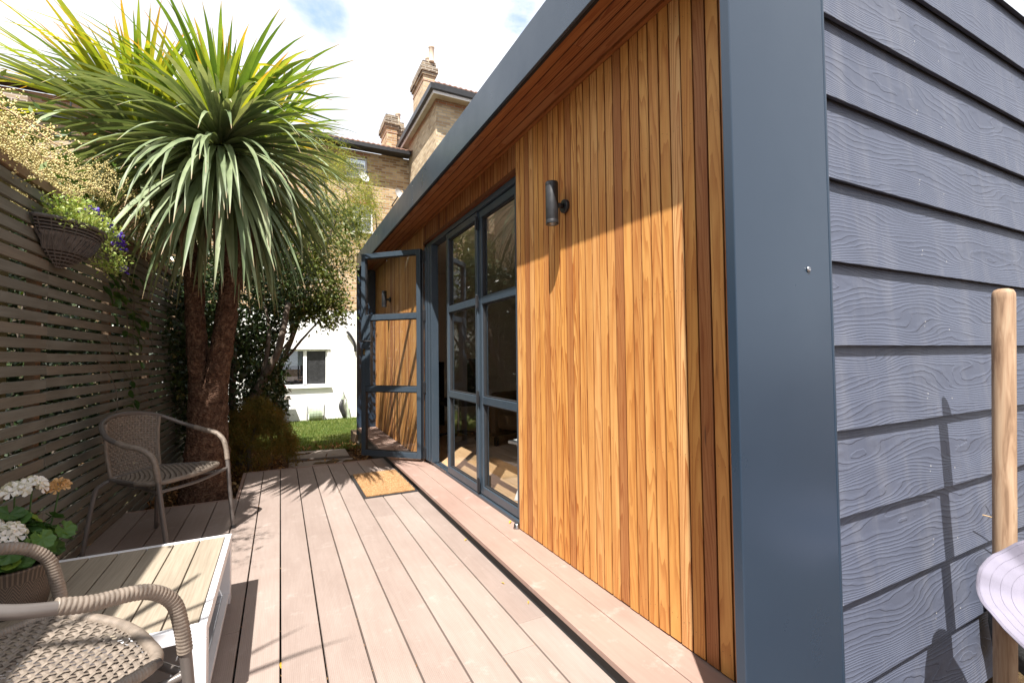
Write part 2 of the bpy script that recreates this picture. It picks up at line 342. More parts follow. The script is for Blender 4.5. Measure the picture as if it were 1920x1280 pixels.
MT['litter'] = G('brown leaf litter', [(.15, (.05, .022, .010)), (.4, (.15, .065, .022)), (.6, (.30, .15, .05)), (.85, (.50, .32, .13))], .8, .1)
s = NT('bark mulch ground'); P = s.n('ShaderNodeNewGeometry').outputs['Position']; n1 = s.noise(P, 22, 6, .75); n2 = s.noise(P, 2, 4)
MT['ground'] = s.fin(s.mix(s.mr(n2, .4, .6), s.ramp(n1, [(.35, (.025, .014, .008)), (.55, (.09, .045, .022)), (.7, (.22, .12, .05))]), s.ramp(n1, [(.35, (.05, .03, .015)), (.7, (.17, .12, .06))])), .95, s.bump(n1, 1., .03), spec=.1)
s = NT('lawn soil'); P = s.n('ShaderNodeNewGeometry').outputs['Position']; n1 = s.noise(P, 60, 6, .7); n2 = s.noise(P, 1.3, 4)
MT['lawn'] = s.fin(s.mix(s.mr(n2, .45, .65), s.ramp(n1, [(.3, (.04, .065, .012)), (.7, (.10, .15, .03))]), s.ramp(n1, [(.3, (.10, .11, .03)), (.7, (.20, .19, .07))])), .95, s.bump(n1, 1., .02), spec=.1)
MT['slab'] = simple('worn stone paving', (.20, .17, .145), .85, .25, 5, .5, .004)
YB = [(0., (.27, .155, .075)), (.35, (.40, .26, .13)), (.65, (.50, .35, .19)), (1., (.60, .44, .26))]
MT['brick'] = brick_mat('yellow stock brick', YB)
MT['brick2'] = brick_mat('pale stock brick', [(0., (.38, .27, .16)), (.5, (.52, .40, .25)), (1., (.62, .50, .33))])
MT['brickdark'] = brick_mat('sooty chimney brick', [(0., (.09, .068, .05)), (.5, (.21, .16, .11)), (1., (.34, .275, .19))])
MT['brickred'] = brick_mat('red brick course', [(0., (.34, .15, .08)), (1., (.46, .24, .14))])
MT['tile'] = simple('clay roof tiles', (.24, .13, .09), .85, .35, 6, 1, .02)
MT['gutter'] = simple('black gutter', (.02, .02, .022), .4)
MT['soffitw'] = simple('dirty white soffit', (.52, .46, .40), .7, .15, 4)
MT['cpot'] = simple('buff chimney pot', (.62, .50, .38), .8, .15, 10)
MT['dish'] = simple('grey dish', (.55, .56, .58), .5, .1)
MT['blind'] = simple('black blind plastic', (.022, .022, .024), .4, .4, 8, .6, .02)
MT['netcurtain'] = simple('white net curtain', (.72, .74, .76), .8, .08, 12, .4)
MT['handlewood'] = cedar('ash handle', 2, 0, 1.0)
s = NT('pale ash handle'); o = s.sep(s.tc.outputs['Object']); n1 = s.noise(s.comb(s.ma('MULTIPLY', o[0], 60.), s.ma('MULTIPLY', o[1], 60.), s.ma('MULTIPLY', o[2], 5.)), 1., 4, .6, .8)
MT['handlewood'] = s.fin(s.ramp(n1, [(.3, (.19, .115, .07)), (.5, (.33, .215, .135)), (.7, (.42, .30, .20))]), .6, s.bump(n1, .4, .001), spec=.3)
MT['lilac'] = simple('pale lilac cotton', (.215, .20, .255), .9, .12, 7, .5, .001, bscale=500)
MT['felt'] = simple('grey felt', (.06, .06, .06), 1., .3, 60, 1, .003)
MT['red'] = simple('red plastic', (.6, .03, .02), .4)
MT['hose'] = simple('pale green hose', (.38, .44, .33), .5, .2)
MT['brass'] = simple('brass', (.6, .42, .18), .3, metal=1.)
MT['steel'] = simple('brushed steel', (.45, .45, .46), .3, metal=1.)
MT['rattan_white'] = simple('white wood leg', (.62, .63, .64), .5)

# ------------------------------------------------------------------ mesh helpers
class MB:
    def __init__(s): s.v = []; s.f = []; s.n = 0; s.at = {}
    def add(s, V, F):
        V = np.asarray(V, float); s.v.append(V); b = s.n
        s.f += [tuple(i+b for i in q) for q in F]; s.n += len(V); return s
    def box(s, x0, x1, y0, y1, z0, z1, rot=None):
        V = np.array([(x, y, z) for z in (z0, z1) for y in (y0, y1) for x in (x0, x1)], float)
        if rot is not None: V = np.array([tuple(rot @ Vector(p)) for p in V])
        return s.add(V, [(0, 2, 3, 1), (4, 5, 7, 6), (0, 1, 5, 4), (2, 6, 7, 3), (0, 4, 6, 2), (1, 3, 7, 5)])
    def bar(s, a, b, w, h, up=(0, 0, 1)):
        a = Vector(a); b = Vector(b); d = (b-a).normalized(); u = Vector(up)
        if abs(d.dot(u)) > .98: u = Vector((1, 0, 0))
        x = d.cross(u).normalized(); z = x.cross(d)
        V = [tuple(p + x*(sx*w/2) + z*(sz*h/2)) for p in (a, b) for sx, sz in ((-1, -1), (1, -1), (1, 1), (-1, 1))]
        return s.add(V, [(0, 1, 2, 3), (7, 6, 5, 4), (0, 4, 5, 1), (1, 5, 6, 2), (2, 6, 7, 3), (3, 7, 4, 0)])
    def tube(s, pts, rad, seg=10, cap=True, squash=None, closed=False):
        P = [Vector(p) for p in pts]; n = len(P)
        r = [rad]*n if isinstance(rad, (int, float)) else list(rad)
        V = []; nrm = None
        for i in range(n):
            if closed: t = (P[(i+1) % n]-P[i-1]).normalized()
            else: t = (P[min(i+1, n-1)]-P[max(i-1, 0)]).normalized()
            if nrm is None:
                nrm = t.orthogonal().normalized() if abs(t.z) > .9 else Vector((0, 0, 1)).cross(t).normalized()
            nrm = (nrm - t*nrm.dot(t)).normalized(); bn = t.cross(nrm)
            for k in range(seg):
                a = 2*PI*k/seg; V.append(tuple(P[i] + nrm*(math.cos(a)*r[i]) + bn*(math.sin(a)*r[i]*(squash or 1))))
        F = []
        for i in range(n if closed else n-1):
            j = (i+1) % n
            for k in range(seg): F.append((i*seg+k, i*seg+(k+1) % seg, j*seg+(k+1) % seg, j*seg+k))
        if cap and not closed: F.append(tuple(range(seg))[::-1]); F.append(tuple((n-1)*seg+k for k in range(seg)))
        return s.add(V, F)
    def lathe(s, prof, c=(0, 0, 0), seg=24, cap=True):
        V = []; n = len(prof)
        for (r, z) in prof:
            for k in range(seg): a = 2*PI*k/seg; V.append((c[0]+r*math.cos(a), c[1]+r*math.sin(a), c[2]+z))
        F = [(i*seg+k, i*seg+(k+1) % seg, (i+1)*seg+(k+1) % seg, (i+1)*seg+k) for i in range(n-1) for k in range(seg)]
        if cap: F.append(tuple(range(seg))[::-1]); F.append(tuple((n-1)*seg+k for k in range(seg)))
        return s.add(V, F)
    def build(s, name, mat, parent=None, smooth=False, loc=None, bevel=0., xf=None):
        me = bpy.data.meshes.new(name)
        V = np.concatenate(s.v) if s.v else np.zeros((0, 3))
        if xf is not None: V = xf(V)
        me.from_pydata(V.tolist(), [], s.f)
        if smooth: me.polygons.foreach_set('use_smooth', [True]*len(me.polygons))
        me.materials.append(MT[mat] if isinstance(mat, str) else mat); me.update()
        o = bpy.data.objects.new(name, me); col.objects.link(o)
        if loc is not None: o.location = loc
        if parent is not None: o.parent = parent
        if bevel:
            m = o.modifiers.new('bevel', 'BEVEL'); m.width = bevel; m.segments = 2; m.limit_method = 'ANGLE'; m.angle_limit = R(40)
        return o

def quads(name, V, F, mat, parent=None, rnd=None, smooth=False):
    """fast numpy mesh: V (n,3), F (m,4) or (m,3)"""
    me = bpy.data.meshes.new(name); V = np.asarray(V, np.float32); F = np.asarray(F, np.int32); k = F.shape[1]
    me.vertices.add(len(V)); me.vertices.foreach_set('co', V.ravel()); me.loops.add(F.size); me.loops.foreach_set('vertex_index', F.ravel())
    me.polygons.add(len(F)); me.polygons.foreach_set('loop_start', np.arange(0, F.size, k, dtype=np.int32)); me.update(calc_edges=True)
    if rnd is not None:
        a = me.attributes.new('rnd', 'FLOAT', 'POINT'); a.data.foreach_set('value', np.asarray(rnd, np.float32))
    if smooth: me.polygons.foreach_set('use_smooth', [True]*len(F))
    me.materials.append(MT[mat] if isinstance(mat, str) else mat)
    o = bpy.data.objects.new(name, me); col.objects.link(o)
    if parent is not None: o.parent = parent
    return o

def tag(o, label=None, cat=None, group=None, kind=None):
    if label: o['label'] = label
    if cat: o['category'] = cat
    if group: o['group'] = group
    if kind: o['kind'] = kind
    return o
def empty(name, loc=(0, 0, 0), rz=0, label=None, cat=None, group=None):
    o = bpy.data.objects.new(name, None); col.objects.link(o); o.location = loc; o.rotation_euler = (0, 0, rz); o.empty_display_size = .1
    return tag(o, label, cat, group)
def cp(o, parent=None, loc=None, rot=None, scale=None):
    c = o.copy(); col.objects.link(c)
    if parent is not None: c.parent = parent
    if loc is not None: c.location = loc
    if rot is not None: c.rotation_euler = rot
    if scale is not None: c.scale = scale
    return c
def copy_tree(o, parent=None):
    kids = list(o.children); c = o.copy(); col.objects.link(c)
    if parent is not None: c.parent = parent
    for k in kids: copy_tree(k, c)
    return c
def catmull(P, n=8):
    P = [Vector(p) for p in P]; Q = [P[0]*2-P[1]]+P+[P[-1]*2-P[-2]]; out = []
    for i in range(1, len(Q)-2):
        for k in range(n):
            t = k/n; a, b, c, d = Q[i-1:i+3]
            out.append(.5*((2*b)+(c-a)*t+(2*a-5*b+4*c-d)*t*t+(3*b-a-3*c+d)*t**3))
    out.append(P[-1]); return out

def leaf_cloud(centers, per, spread, size, droop=.3, aspect=.45, normal_up=.5, shape=None):
    """many small pointed leaves (rhombi with a fold) round the given centres"""
    C = np.repeat(np.asarray(centers, float), per, axis=0); n = len(C)
    sp = np.asarray(spread, float) if not np.isscalar(spread) else np.array([spread]*3)
    P = C + rng.normal(0, 1, (n, 3))*sp
    d = rng.normal(0, 1, (n, 3)); d[:, 2] -= droop; d /= np.linalg.norm(d, axis=1)[:, None]
    u = rng.normal(0, 1, (n, 3)); u[:, 2] += normal_up*2; w_ = np.cross(d, u); w_ /= (np.linalg.norm(w_, axis=1)[:, None]+1e-9)
    L_ = size*rng.uniform(.6, 1.3, n)[:, None]; W = L_*aspect/2
    nn = np.cross(w_, d)
    V = np.stack([P, P+d*L_*.45+w_*W+nn*L_*.08, P+d*L_, P+d*L_*.45-w_*W+nn*L_*.08], axis=1).reshape(-1, 3)
    F = np.arange(n*4).reshape(n, 4); r = np.repeat(rng.uniform(0, 1, n), 4)
    return V, F, r
def merge(parts):
    V = []; F = []; r = []; b = 0
    for v, f, q in parts: V.append(v); F.append(f+b); r.append(q); b += len(v)
    return np.concatenate(V), np.concatenate(F), np.concatenate(r)

# ------------------------------------------------------------------ ground, lawn, deck
GZ = -.15
V = []; F = []
g = MB(); g.add([(-60, -30, GZ-.05), (60, -30, GZ-.05), (60, 6.2, GZ-.05), (-60, 6.2, GZ-.05), (60, 14.6, -.76), (-60, 14.6, -.76), (60, 200, -.78), (-60, 200, -.78)], [(0, 1, 2, 3), (3, 2, 4, 5), (5, 4, 6, 7)])
tag(g.build('ground', 'ground'), kind='structure')
# bark bed surface, uneven
nx, ny = 40, 40
xs = np.linspace(-1.6, 1.3, nx); ys = np.linspace(4.0, 8.0, ny)
V = np.array([(x, y, (-.135 + .02*math.sin(x*5+y*3)+.015*math.sin(y*9) + rng.normal(0, .006)) + (-.072*max(0, y-6.4))) for y in ys for x in xs])
F = np.array([(j*nx+i, j*nx+i+1, (j+1)*nx+i+1, (j+1)*nx+i) for j in range(ny-1) for i in range(nx-1)])
bed = quads('bark_bed', V, F, 'ground', smooth=True); tag(bed, kind='structure')
def lawnz(y): return -.115 - .072*max(0., y-6.4)
lw = MB(); lp = [(.06, 6.95), (.30, 6.78), (.62, 6.62), (.95, 6.5), (1.35, 6.45), (4.5, 6.5), (4.5, 14.6), (-3.0, 14.6), (-1.0, 8.5), (-.1, 7.4)]
V = [(x, y, lawnz(y)+.008) for x, y in lp]; lw.add(V, [tuple(range(len(V)))]); tag(lw.build('lawn', 'lawn'), kind='structure')
# grass
n = 26000; gx = rng.uniform(-.6, 2.4, n); gy = 6.5 + 8*rng.uniform(0, 1, n)**1.5
left = np.interp(gy, [6.5, 6.95, 7.4, 8.5, 14.6], [.9, .02, -.14, -.9, -3.]); left = left + rng.normal(0, .05, n)
k = gx > left; gx = gx[k]; gy = gy[k]; n = len(gx); gz = np.array([lawnz(y) for y in gy])
h_ = rng.uniform(.02, .055, n); a = rng.uniform(0, 2*PI, n); ww = .004+.0006*gy
dx = np.cos(a)*ww; dy = np.sin(a)*ww; lx = rng.normal(0, .012, n); ly = rng.normal(0, .012, n)
V = np.stack([np.stack([gx-dx, gy-dy, gz], 1), np.stack([gx+dx, gy+dy, gz], 1), np.stack([gx+lx, gy+ly, gz+h_], 1)], 1).reshape(-1, 3)
gr = quads('grass', V, np.arange(n*3).reshape(n, 3), 'grassblade', rnd=np.repeat(rng.uniform(0, 1, n), 3)); tag(gr, 'short mown green grass of the back lawn', 'grass', kind='stuff')
# leaf litter on the bed
cen = []
for i in range(5200):
    x = random.uniform(-1.0, 1.0); y = random.uniform(4.25, 7.2)
    if x > -.3 and y < 5.2: continue
    if .03 < x < .82 and 5.5 < y < 6.65 and random.random() < .97: continue
    cen.append((x, y, -.105 + (-.072*max(0, y-6.4))))
V, F, r = leaf_cloud(cen, 1, (.01, .01, .008), .05, .0, .5, 3.)
tag(quads('leaf_litter', V, F, 'litter', rnd=r), 'brown dry leaves scattered over the bark bed', 'leaf litter', kind='stuff')

# deck: boards run away from the camera
deck = empty('deck', (0, 0, 0)); tag(deck, kind='structure')
pitch = .1452; gap = .0068; bx0 = -.1400
def board(name, parent, x0, x1, y0, y1, z0, z1, mat, bev=.002):
    m = MB(); cx, cy, cz = (x0+x1)/2, (y0+y1)/2, (z0+z1)/2
    m.box(x0-cx, x1-cx, y0-cy, y1-cy, z0-cz, z1-cz)
    return m.build(name, mat, parent, loc=(cx, cy, cz), bevel=bev)
seams = {0: 2.9, 1: 1.66, 2: 1.62, 3: 3.6, 4: 1.5, 5: 3.3, 6: 1.57, 7: 1.72, -1: 2.2, -2: 3.0, -3: 1.3, -4: 2.5, -5: 3.3}
for k in range(-6, 8):
    x0 = bx0 + k*pitch + gap/2; x1 = x0 + pitch - gap
    if k == 7: x1 = 1.012
    yend = 5.14 if k >= -1 else 4.24
    if x1 < -1.05: continue
    x0 = max(x0, -1.10); sm = seams.get(k, 2.)
    board('deck_board', deck, x0, x1, -1.2, sm-.001, -.024, 0, 'deck'); board('deck_board', deck, x0, x1, sm+.001, yend, -.024, 0, 'deck')
board('edging_board', deck, -.285, 1.012, 5.143, 5.175, -.14, .002, 'step')
board('edging_board', deck, -1.1, -.289, 4.243, 4.272, -.14, .001, 'step')
board('edging_board', deck, -.312, -.288, 4.274, 5.175, -.14, .0012, 'step')
m = MB(); 
for y in np.arange(-1., 5.1, .42): m.box(-1.1 if y < 4.2 else -.28, 1.0, y, y+.05, -.13, -.0245)
m.build('joist', 'dark', deck)
m = MB(); m.box(-1.1, 1.012, -1.2, 4.24, -.149, -.135); m.box(-.28, 1.012, 4.24, 5.14, -.149, -.135); m.build('under_deck', 'dark', deck)

# paving slabs and timber edge
def slab(pts, z0, z1, label):
    m = MB(); n = len(pts); m.add([(x, y, z) for z in (z0, z1) for x, y in pts], [tuple(range(n))[::-1], tuple(range(n, 2*n))]+[(i, (i+1) % n, n+(i+1) % n, n+i) for i in range(n)])
    o = m.build('paving_slab', 'slab', bevel=.008); return tag(o, label, 'paving slab', 'stone slabs between deck and lawn')
slab([(.09, 6.16), (.77, 6.05), (.78, 6.52), (.10, 6.66)], -.16, -.108, 'large grey stone slab nearest the lawn edge')
slab([(.08, 5.62), (.70, 5.55), (.79, 5.9), (.09, 5.99)], -.16, -.108, 'grey stone slab just behind the end of the deck')
slab([(.98, 6.75), (1.3, 6.7), (1.32, 7.1), (1.0, 7.15)], -.17, -.12, 'small stone slab at the foot of the timber block')

# ------------------------------------------------------------------ garden room
XF, XC, YW = 1.0, 1.268, .761
YE = 7.08
room = empty('garden_room', (1.0, .761, 0), label='modern garden room with cedar front, anthracite frame and grey side cladding', cat='garden room')
room.location = (0, 0, 0)
ZS = .0745
# wing panel at the near end
m = MB(); m.box(XF, 1.398, YW, YW+.028, -.12, 2.605)
m.build('corner_panel', 'anth', room, bevel=.003)
m = MB(); m.box(1.3985, 1.4105, YW-.001, YW+.026, -.12, 2.604); m.build('corner_trim', 'anth', room, bevel=.004)
# fascia
FJ = 3.86
m = MB(); m.box(XF-.001, XF+.012, YW+.0285, FJ-.002, 2.380, 2.604); m.build('fascia', 'anth', room, bevel=.002)
m = MB(); m.box(XF-.001, XF+.012, FJ+.002, YE-.03, 2.380, 2.604); m.build('fascia', 'anth', room, bevel=.002)
m = MB(); m.box(XF+.0005, XF+.008, FJ-.002, FJ+.002, 2.382, 2.60); m.build('fascia_joint', 'dark', room)
for z in (2.43, 2.55):
    for y in (FJ-.02,):
        m = MB(); m.lathe([(.0, -.001), (.005, -.001), (.0055, .001), (.003, .003), (0, .0032)], seg=10)
        o = m.build('screw', 'steel', room, loc=(XF-.001, y, z)); o.rotation_euler = (0, -PI/2, 0)
m = MB(); m.box(XF+.0125, 1.036, YW+.03, YE-.03, 2.392, 2.41); m.build('fascia_gap', 'dark', room)
# soffit boards
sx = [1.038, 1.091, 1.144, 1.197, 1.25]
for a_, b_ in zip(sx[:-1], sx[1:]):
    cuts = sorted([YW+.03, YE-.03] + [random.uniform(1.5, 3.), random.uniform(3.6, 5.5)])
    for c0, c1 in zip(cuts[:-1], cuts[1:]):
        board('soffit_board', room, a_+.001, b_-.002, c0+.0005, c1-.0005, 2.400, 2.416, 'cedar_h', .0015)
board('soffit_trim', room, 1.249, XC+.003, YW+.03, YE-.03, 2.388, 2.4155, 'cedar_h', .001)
# roof
m = MB(); m.box(XF+.0125, 4.6, YW+.03, YE-.03, 2.42, 2.598); m.build('roof', 'anth', room)
# cladding: share two meshes
def vboard(w_, h_, name='cladding_board', t=.018):
    m = MB(); m.box(-t/2, t/2, -w_/2, w_/2, -h_/2, h_/2); return m
cp_ = .0536; proto_b = None; nb = 0
def clad_run(y0, y1, z0, z1, x, mat='cedar_v'):
    global nb
    n = int(round((y1-y0)/cp_)); p = (y1-y0)/n; h_ = z1-z0
    m = vboard(p-.0045, h_); first = m.build('cladding_board', mat, room, loc=(x+.009, y0+p/2, (z0+z1)/2), bevel=.0018)
    for i in range(1, n):
        o = cp(first, loc=(x+.009 + random.uniform(-.0007, .0007), y0+p*(i+.5), (z0+z1)/2 + random.uniform(-.0015, .0015)))
    return n
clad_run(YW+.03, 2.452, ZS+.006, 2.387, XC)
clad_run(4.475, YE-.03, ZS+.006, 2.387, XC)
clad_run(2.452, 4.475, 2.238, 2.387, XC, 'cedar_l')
m = MB(); m.box(XC+.0195, XC+.04, YW+.03, 2.45, ZS, 2.39); m.box(XC+.0195, XC+.04, 4.477, YE-.03, ZS, 2.39); m.box(XC+.0195, XC+.04, 2.451, 4.476, 2.239, 2.39)
m.build('wall_membrane', 'dark', room)
# reveal boards
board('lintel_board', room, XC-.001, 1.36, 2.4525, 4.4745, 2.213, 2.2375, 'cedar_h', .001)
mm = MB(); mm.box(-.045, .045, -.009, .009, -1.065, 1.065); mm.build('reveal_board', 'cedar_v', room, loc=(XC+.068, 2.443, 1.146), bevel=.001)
# nail heads on the near cladding
m = MB()
for i in range(31):
    yb = YW+.03 + (i+.5)*((2.452-YW-.03)/31)
    for z in (.16, .74, 1.32, 1.90, 2.3):
        for dy in (-.012, .012):
            c = (XC-.0006, yb+dy+random.uniform(-.002, .002), z+random.uniform(-.008, .008)+.012*math.sin(i))
            m.add([(c[0], c[1]+.0014*math.cos(t), c[2]+.0014*math.sin(t)) for t in np.linspace(0, 2*PI, 7)[:-1]], [tuple(range(6))])
o = m.build('nail_head', 'black', room); o['kind'] = 'stuff'
# far wing
m = MB(); m.box(XF, 1.42, YE-.028, YE, -.2, 2.605); m.build('corner_panel', 'anth', room, bevel=.003)
# step
for x0, x1, cuts in ((1.0, 1.152, (YW+.03, 2.9, 5.3, YE-.03)), (1.156, 1.34, (YW+.03, 1.95, 4.25, 6.2, YE-.03))):
    for c0, c1 in zip(cuts[:-1], cuts[1:]):
        if x1 > 1.3:
            board('step_board', room, x0, x1, c0+.001, c1-.001, .052, ZS, 'step')
        else:
            board('step_board', room, x0, x1, c0+.001, c1-.001, .052, ZS, 'step')
m = MB(); m.box(1.018, 1.3, YW+.03, YE-.03, -.14, .0515); m.build('step_base', 'recess', room)
m = MB()
for y in np.arange(1.1, 7, .62): m.lathe([(.0, 0), (.006, 0), (.006, .006), (.0, .008)], (0, 0, 0), 8)
# end wall siding
for k in range(-1, 11):
    zb = 2.0924 - .2435*(k-1); zt = zb+.2435+.02
    zc = zb + .13
    if zb > 2.6 or zt < -.15: continue
    zt = min(zt, 2.6); m = MB(); x0, x1 = 1.4125, 4.7
    V = [(x0-3, y, z-zc) for y, z in ((-.004, zb), (.011, zb+.003), (.033, zt), (.018, zt))]
    V += [(x1-3, y, z) for (_, y, z) in V]
    m.add(V, [(0, 1, 2, 3), (7, 6, 5, 4), (0, 4, 5, 1), (1, 5, 6, 2), (2, 6, 7, 3), (3, 7, 4, 0)])
    m.build('siding_board', 'siding', room, loc=(3, YW+.006, zc), bevel=.002)
m = MB(); m.box(1.4, 4.7, YW+.068, YW+.09, -.15, 2.598); m.build('wall_membrane', 'dark', room)
# screw on the corner panel
m = MB(); m.lathe([(0, 0), (.0075, 0), (.0078, .0025), (.005, .0045), (.0018, .0046), (.0012, .003), (0, .003)], seg=20)
o = m.build('screw', 'steel', room, smooth=True, loc=(1.295, YW-.0005, 1.328)); o.rotation_euler = (PI/2, 0, 0)

# ---- glazing
def leaf_frame(name, parent, L_, zs, st=.045, dep=.05, lock=None, rails=(.05, .05)):
    """door leaf in local coords: x' along width 0..L_, y' thickness, z; zs = bottom, mid1, mid2, top"""
    zb, z1, z2, zt = zs
    m = MB(); m.box(0, st, 0, dep, zb, zt); m.build(name+'_stile', 'frame', parent, bevel=.003)
    m = MB(); m.box(L_-st, L_, 0, dep, zb, zt); m.build(name+'_stile', 'frame', parent, bevel=.003)
    e = .0006
    m = MB(); m.box(st+e, L_-st-e, 0.0, dep, zb, zb+.055); m.build(name+'_rail', 'frame', parent, bevel=.003)
    m = MB(); m.box(st+e, L_-st-e, 0.0, dep, zt-.05, zt); m.build(name+'_rail', 'frame', parent, bevel=.003)
    for z in (z1, z2):
        m = MB(); m.box(st+e, L_-st-e, 0.0, dep, z-.027, z+.027); m.build(name+'_rail', 'frame', parent, bevel=.003)
    if lock:
        m = MB(); m.box(st+e, st+lock, .0, dep, z1+.028, z2-.028); m.build('lock_panel', 'frame', parent, bevel=.003)
    for a_, b_, x0 in ((zb+.055, z1-.027, st), (z1+.027, z2-.027, st+(lock or 0)), (z2+.027, zt-.05, st)):
        # glazing bead then the double pane
        m = MB(); bw = .008
        for (p, q, r_, t) in ((x0, x0+bw, a_, b_), (L_-st-bw, L_-st, a_, b_)): m.box(p+e, q-e, .012, dep-.012, r_+e, t-e)
        m.box(x0+bw, L_-st-bw, .012, dep-.012, a_+e, a_+bw); m.box(x0+bw, L_-st-bw, .012, dep-.012, b_-bw, b_-e)
        m.build('glazing_bead', 'rubber', parent)
        m = MB(); m.add([(x0+bw, dep/2, a_+bw), (L_-st-bw, dep/2, a_+bw), (L_-st-bw, dep/2, b_-bw), (x0+bw, dep/2, b_-bw)], [(0, 1, 2, 3)]); m.build('glass_pane', 'glass', parent)
ZL = (.105, .78, 1.505, 2.165)
door = empty('bifold_doors', (1.30, 2.46, 0), label='anthracite framed bifold glass doors, one leaf folded open', cat='glass doors')
# outer frame (world coords minus parent location)
def fr(x0, x1, y0, y1, z0, z1, name='outer_frame', mat='frame', bev=.003):
    m = MB(); m.box(x0-1.30, x1-1.30, y0-2.46, y1-2.46, z0, z1); return m.build(name, mat, door, bevel=bev)
fr(1.292, 1.372, 2.455, 4.472, ZS+.0005, .098, 'threshold')
fr(1.292, 1.372, 2.455, 4.472, 2.172, 2.2125)
fr(1.292, 1.372, 2.4555, 2.505, .0985, 2.1715); fr(1.292, 1.372, 4.425, 4.4715, .0985, 2.1715)
fr(1.287, 1.296, 3.86, 4.43, .0985, .104, 'track', 'steel', 0); fr(1.325, 1.331, 3.86, 4.42, .0985, .106, 'track', 'steel', 0)
def leafat(cls, x, y, ang, L_, lock=None):
    e = bpy.data.objects.new(cls, None); col.objects.link(e); e.parent = door; e.location = (x-1.30, y-2.46, 0); e.rotation_euler = (0, 0, ang)
    leaf_frame('door', e, L_, ZL, lock=lock); return e
# closed leaves, seen face on along +Y
fl = leafat('door_leaf', 1.358, 2.506, PI/2, .63)
f2 = leafat('door_leaf', 1.345, 3.140, PI/2, .70)
m = MB(); m.box(.70+.001, .706, .0, .05, .105, 2.165)
# folded stack beside the opening and the open leaf
for (xa, xb, ya, yb) in ((1.262, 1.332, 4.365, 4.418), (1.268, 1.338, 4.302, 4.358), (1.276, 1.346, 4.235, 4.296)): fr(xa, xb, ya, yb, .106, 2.165, 'folded_stile')
f4 = leafat('door_leaf', 1.262, 4.475, math.atan2(.49, -.49), .69)
f4.rotation_euler = (0, 0, math.atan2(4.97-4.475, .775-1.262))
# lock stile side is the free end: mirror by hand
m = MB(); m.box(.69-.045-.062, .69-.045-.0006, .0, .05, ZL[1]+.028, ZL[2]-.028); m.build('lock_panel', 'frame', f4, bevel=.003)
# handle and cylinder on the camera side (local +y side faces the camera)
def both(mb_fn, name, mat):
    m = MB(); mb_fn(m); return m.build(name, mat, f4, smooth=False, bevel=.002)
hs = .052
both(lambda m: m.box(.640, .664, .0505, .058, 1.20, 1.36), 'handle_plate', 'frame')
both(lambda m: (m.tube([(.652, .055, 1.265), (.652, .092, 1.265)], .009, 10), m.tube([(.656, .092, 1.265), (.60, .096, 1.264), (.535, .094, 1.262)], [.010, .009, .008], 10)), 'door_handle', 'black')
both(lambda m: m.box(.642, .662, .0505, .060, 1.13, 1.185), 'lock_cylinder', 'brass')
# hinges
for z in (.17, .80, 1.50, 2.08):
    for dx in (0,):
        m = MB(); m.box(1.245-1.3, 1.262-1.3, 4.412-2.46, 4.447-2.46, z-.05, z+.05); m.box(1.255-1.3, 1.2615-1.3, 4.37-2.46, 4.41-2.46, z-.05, z+.05)
        m.tube([(1.258-1.3, 4.42-2.46, z-.06), (1.258-1.3, 4.42-2.46, z+.06)], .009, 10)
        for q in (-.03, 0, .03): m.tube([(1.2555-1.3, 4.385-2.46, z+q), (1.253-1.3, 4.385-2.46, z+q)], .004, 8)
        m.build('hinge', 'black', door, bevel=.001)
for z in (.17, .80, 1.50, 2.08):
    m = MB(); m.box(1.288-1.3, 1.2945-1.3, 3.115-2.46, 3.15-2.46, z-.045, z+.045); m.tube([(1.284-1.3, 3.133-2.46, z-.05), (1.284-1.3, 3.133-2.46, z+.05)], .007, 8); m.build('hinge', 'black', door, bevel=.001)
m = MB(); m.tube([(1.252-1.3, 4.43-2.46, .1), (1.252-1.3, 4.43-2.46, 2.15)], .008, 8); m.build('shoot_bolt', 'black', door)
# door stop at the corner of cladding
ds = MB(); ds.lathe([(0, 0), (.022, 0), (.023, .004), (.018, .012), (.017, .026), (.012, .031), (0, .032)], seg=20)
tag(ds.build('door_stop', 'steel', smooth=True, loc=(1.262, 2.475, ZS)), 'small round chrome door stop on the step below the cedar corner', 'door stop')

# ---- interior
it = empty('room_interior', (0, 0, 0)); it.parent = room
m = MB(); m.box(4.55, 4.6, YW+.1, YE-.05, .0, 2.4); m.box(1.42, 4.6, YE-.08, YE-.04, .0, 2.4); m.box(1.42, 4.6, YW+.1, YW+.14, .0, 2.4)
m.build('inner_wall', 'cream', it)
m = MB(); m.box(1.36, 1.42, YW+.1, 2.452, .0, 2.4); m.box(1.375, 1.42, 4.474, YE-.05, .0, 2.4); m.box(1.375, 1.42, 2.4525, 4.4735, 2.22, 2.4); m.build('inner_wall', 'cream', it)
m = MB(); m.box(1.375, 4.6, YW+.1, YE-.05, 2.4005, 2.415); m.build('ceiling', 'ceil', it)
m = MB(); m.box(1.373, 4.6, YW+.1, YE-.05, -.1, .06); m.build('floor_base', 'dark', it)
fx = 1.376; i = 0
while fx < 4.5:
    wv = .14; yc = YW+.15 + (i*.77 % 1.6)
    ys_ = [YW+.15]
    while ys_[-1] < YE-.1: ys_.append(min(YE-.1, ys_[-1]+(1.7 if len(ys_) > 1 else .4+(i*.61 % 1.2))))
    for a_, b_ in zip(ys_[:-1], ys_[1:]): board('floor_plank', it, fx, fx+wv-.001, a_+.0005, b_-.0005, .0605, .088, 'oak', .001)
    fx += wv; i += 1
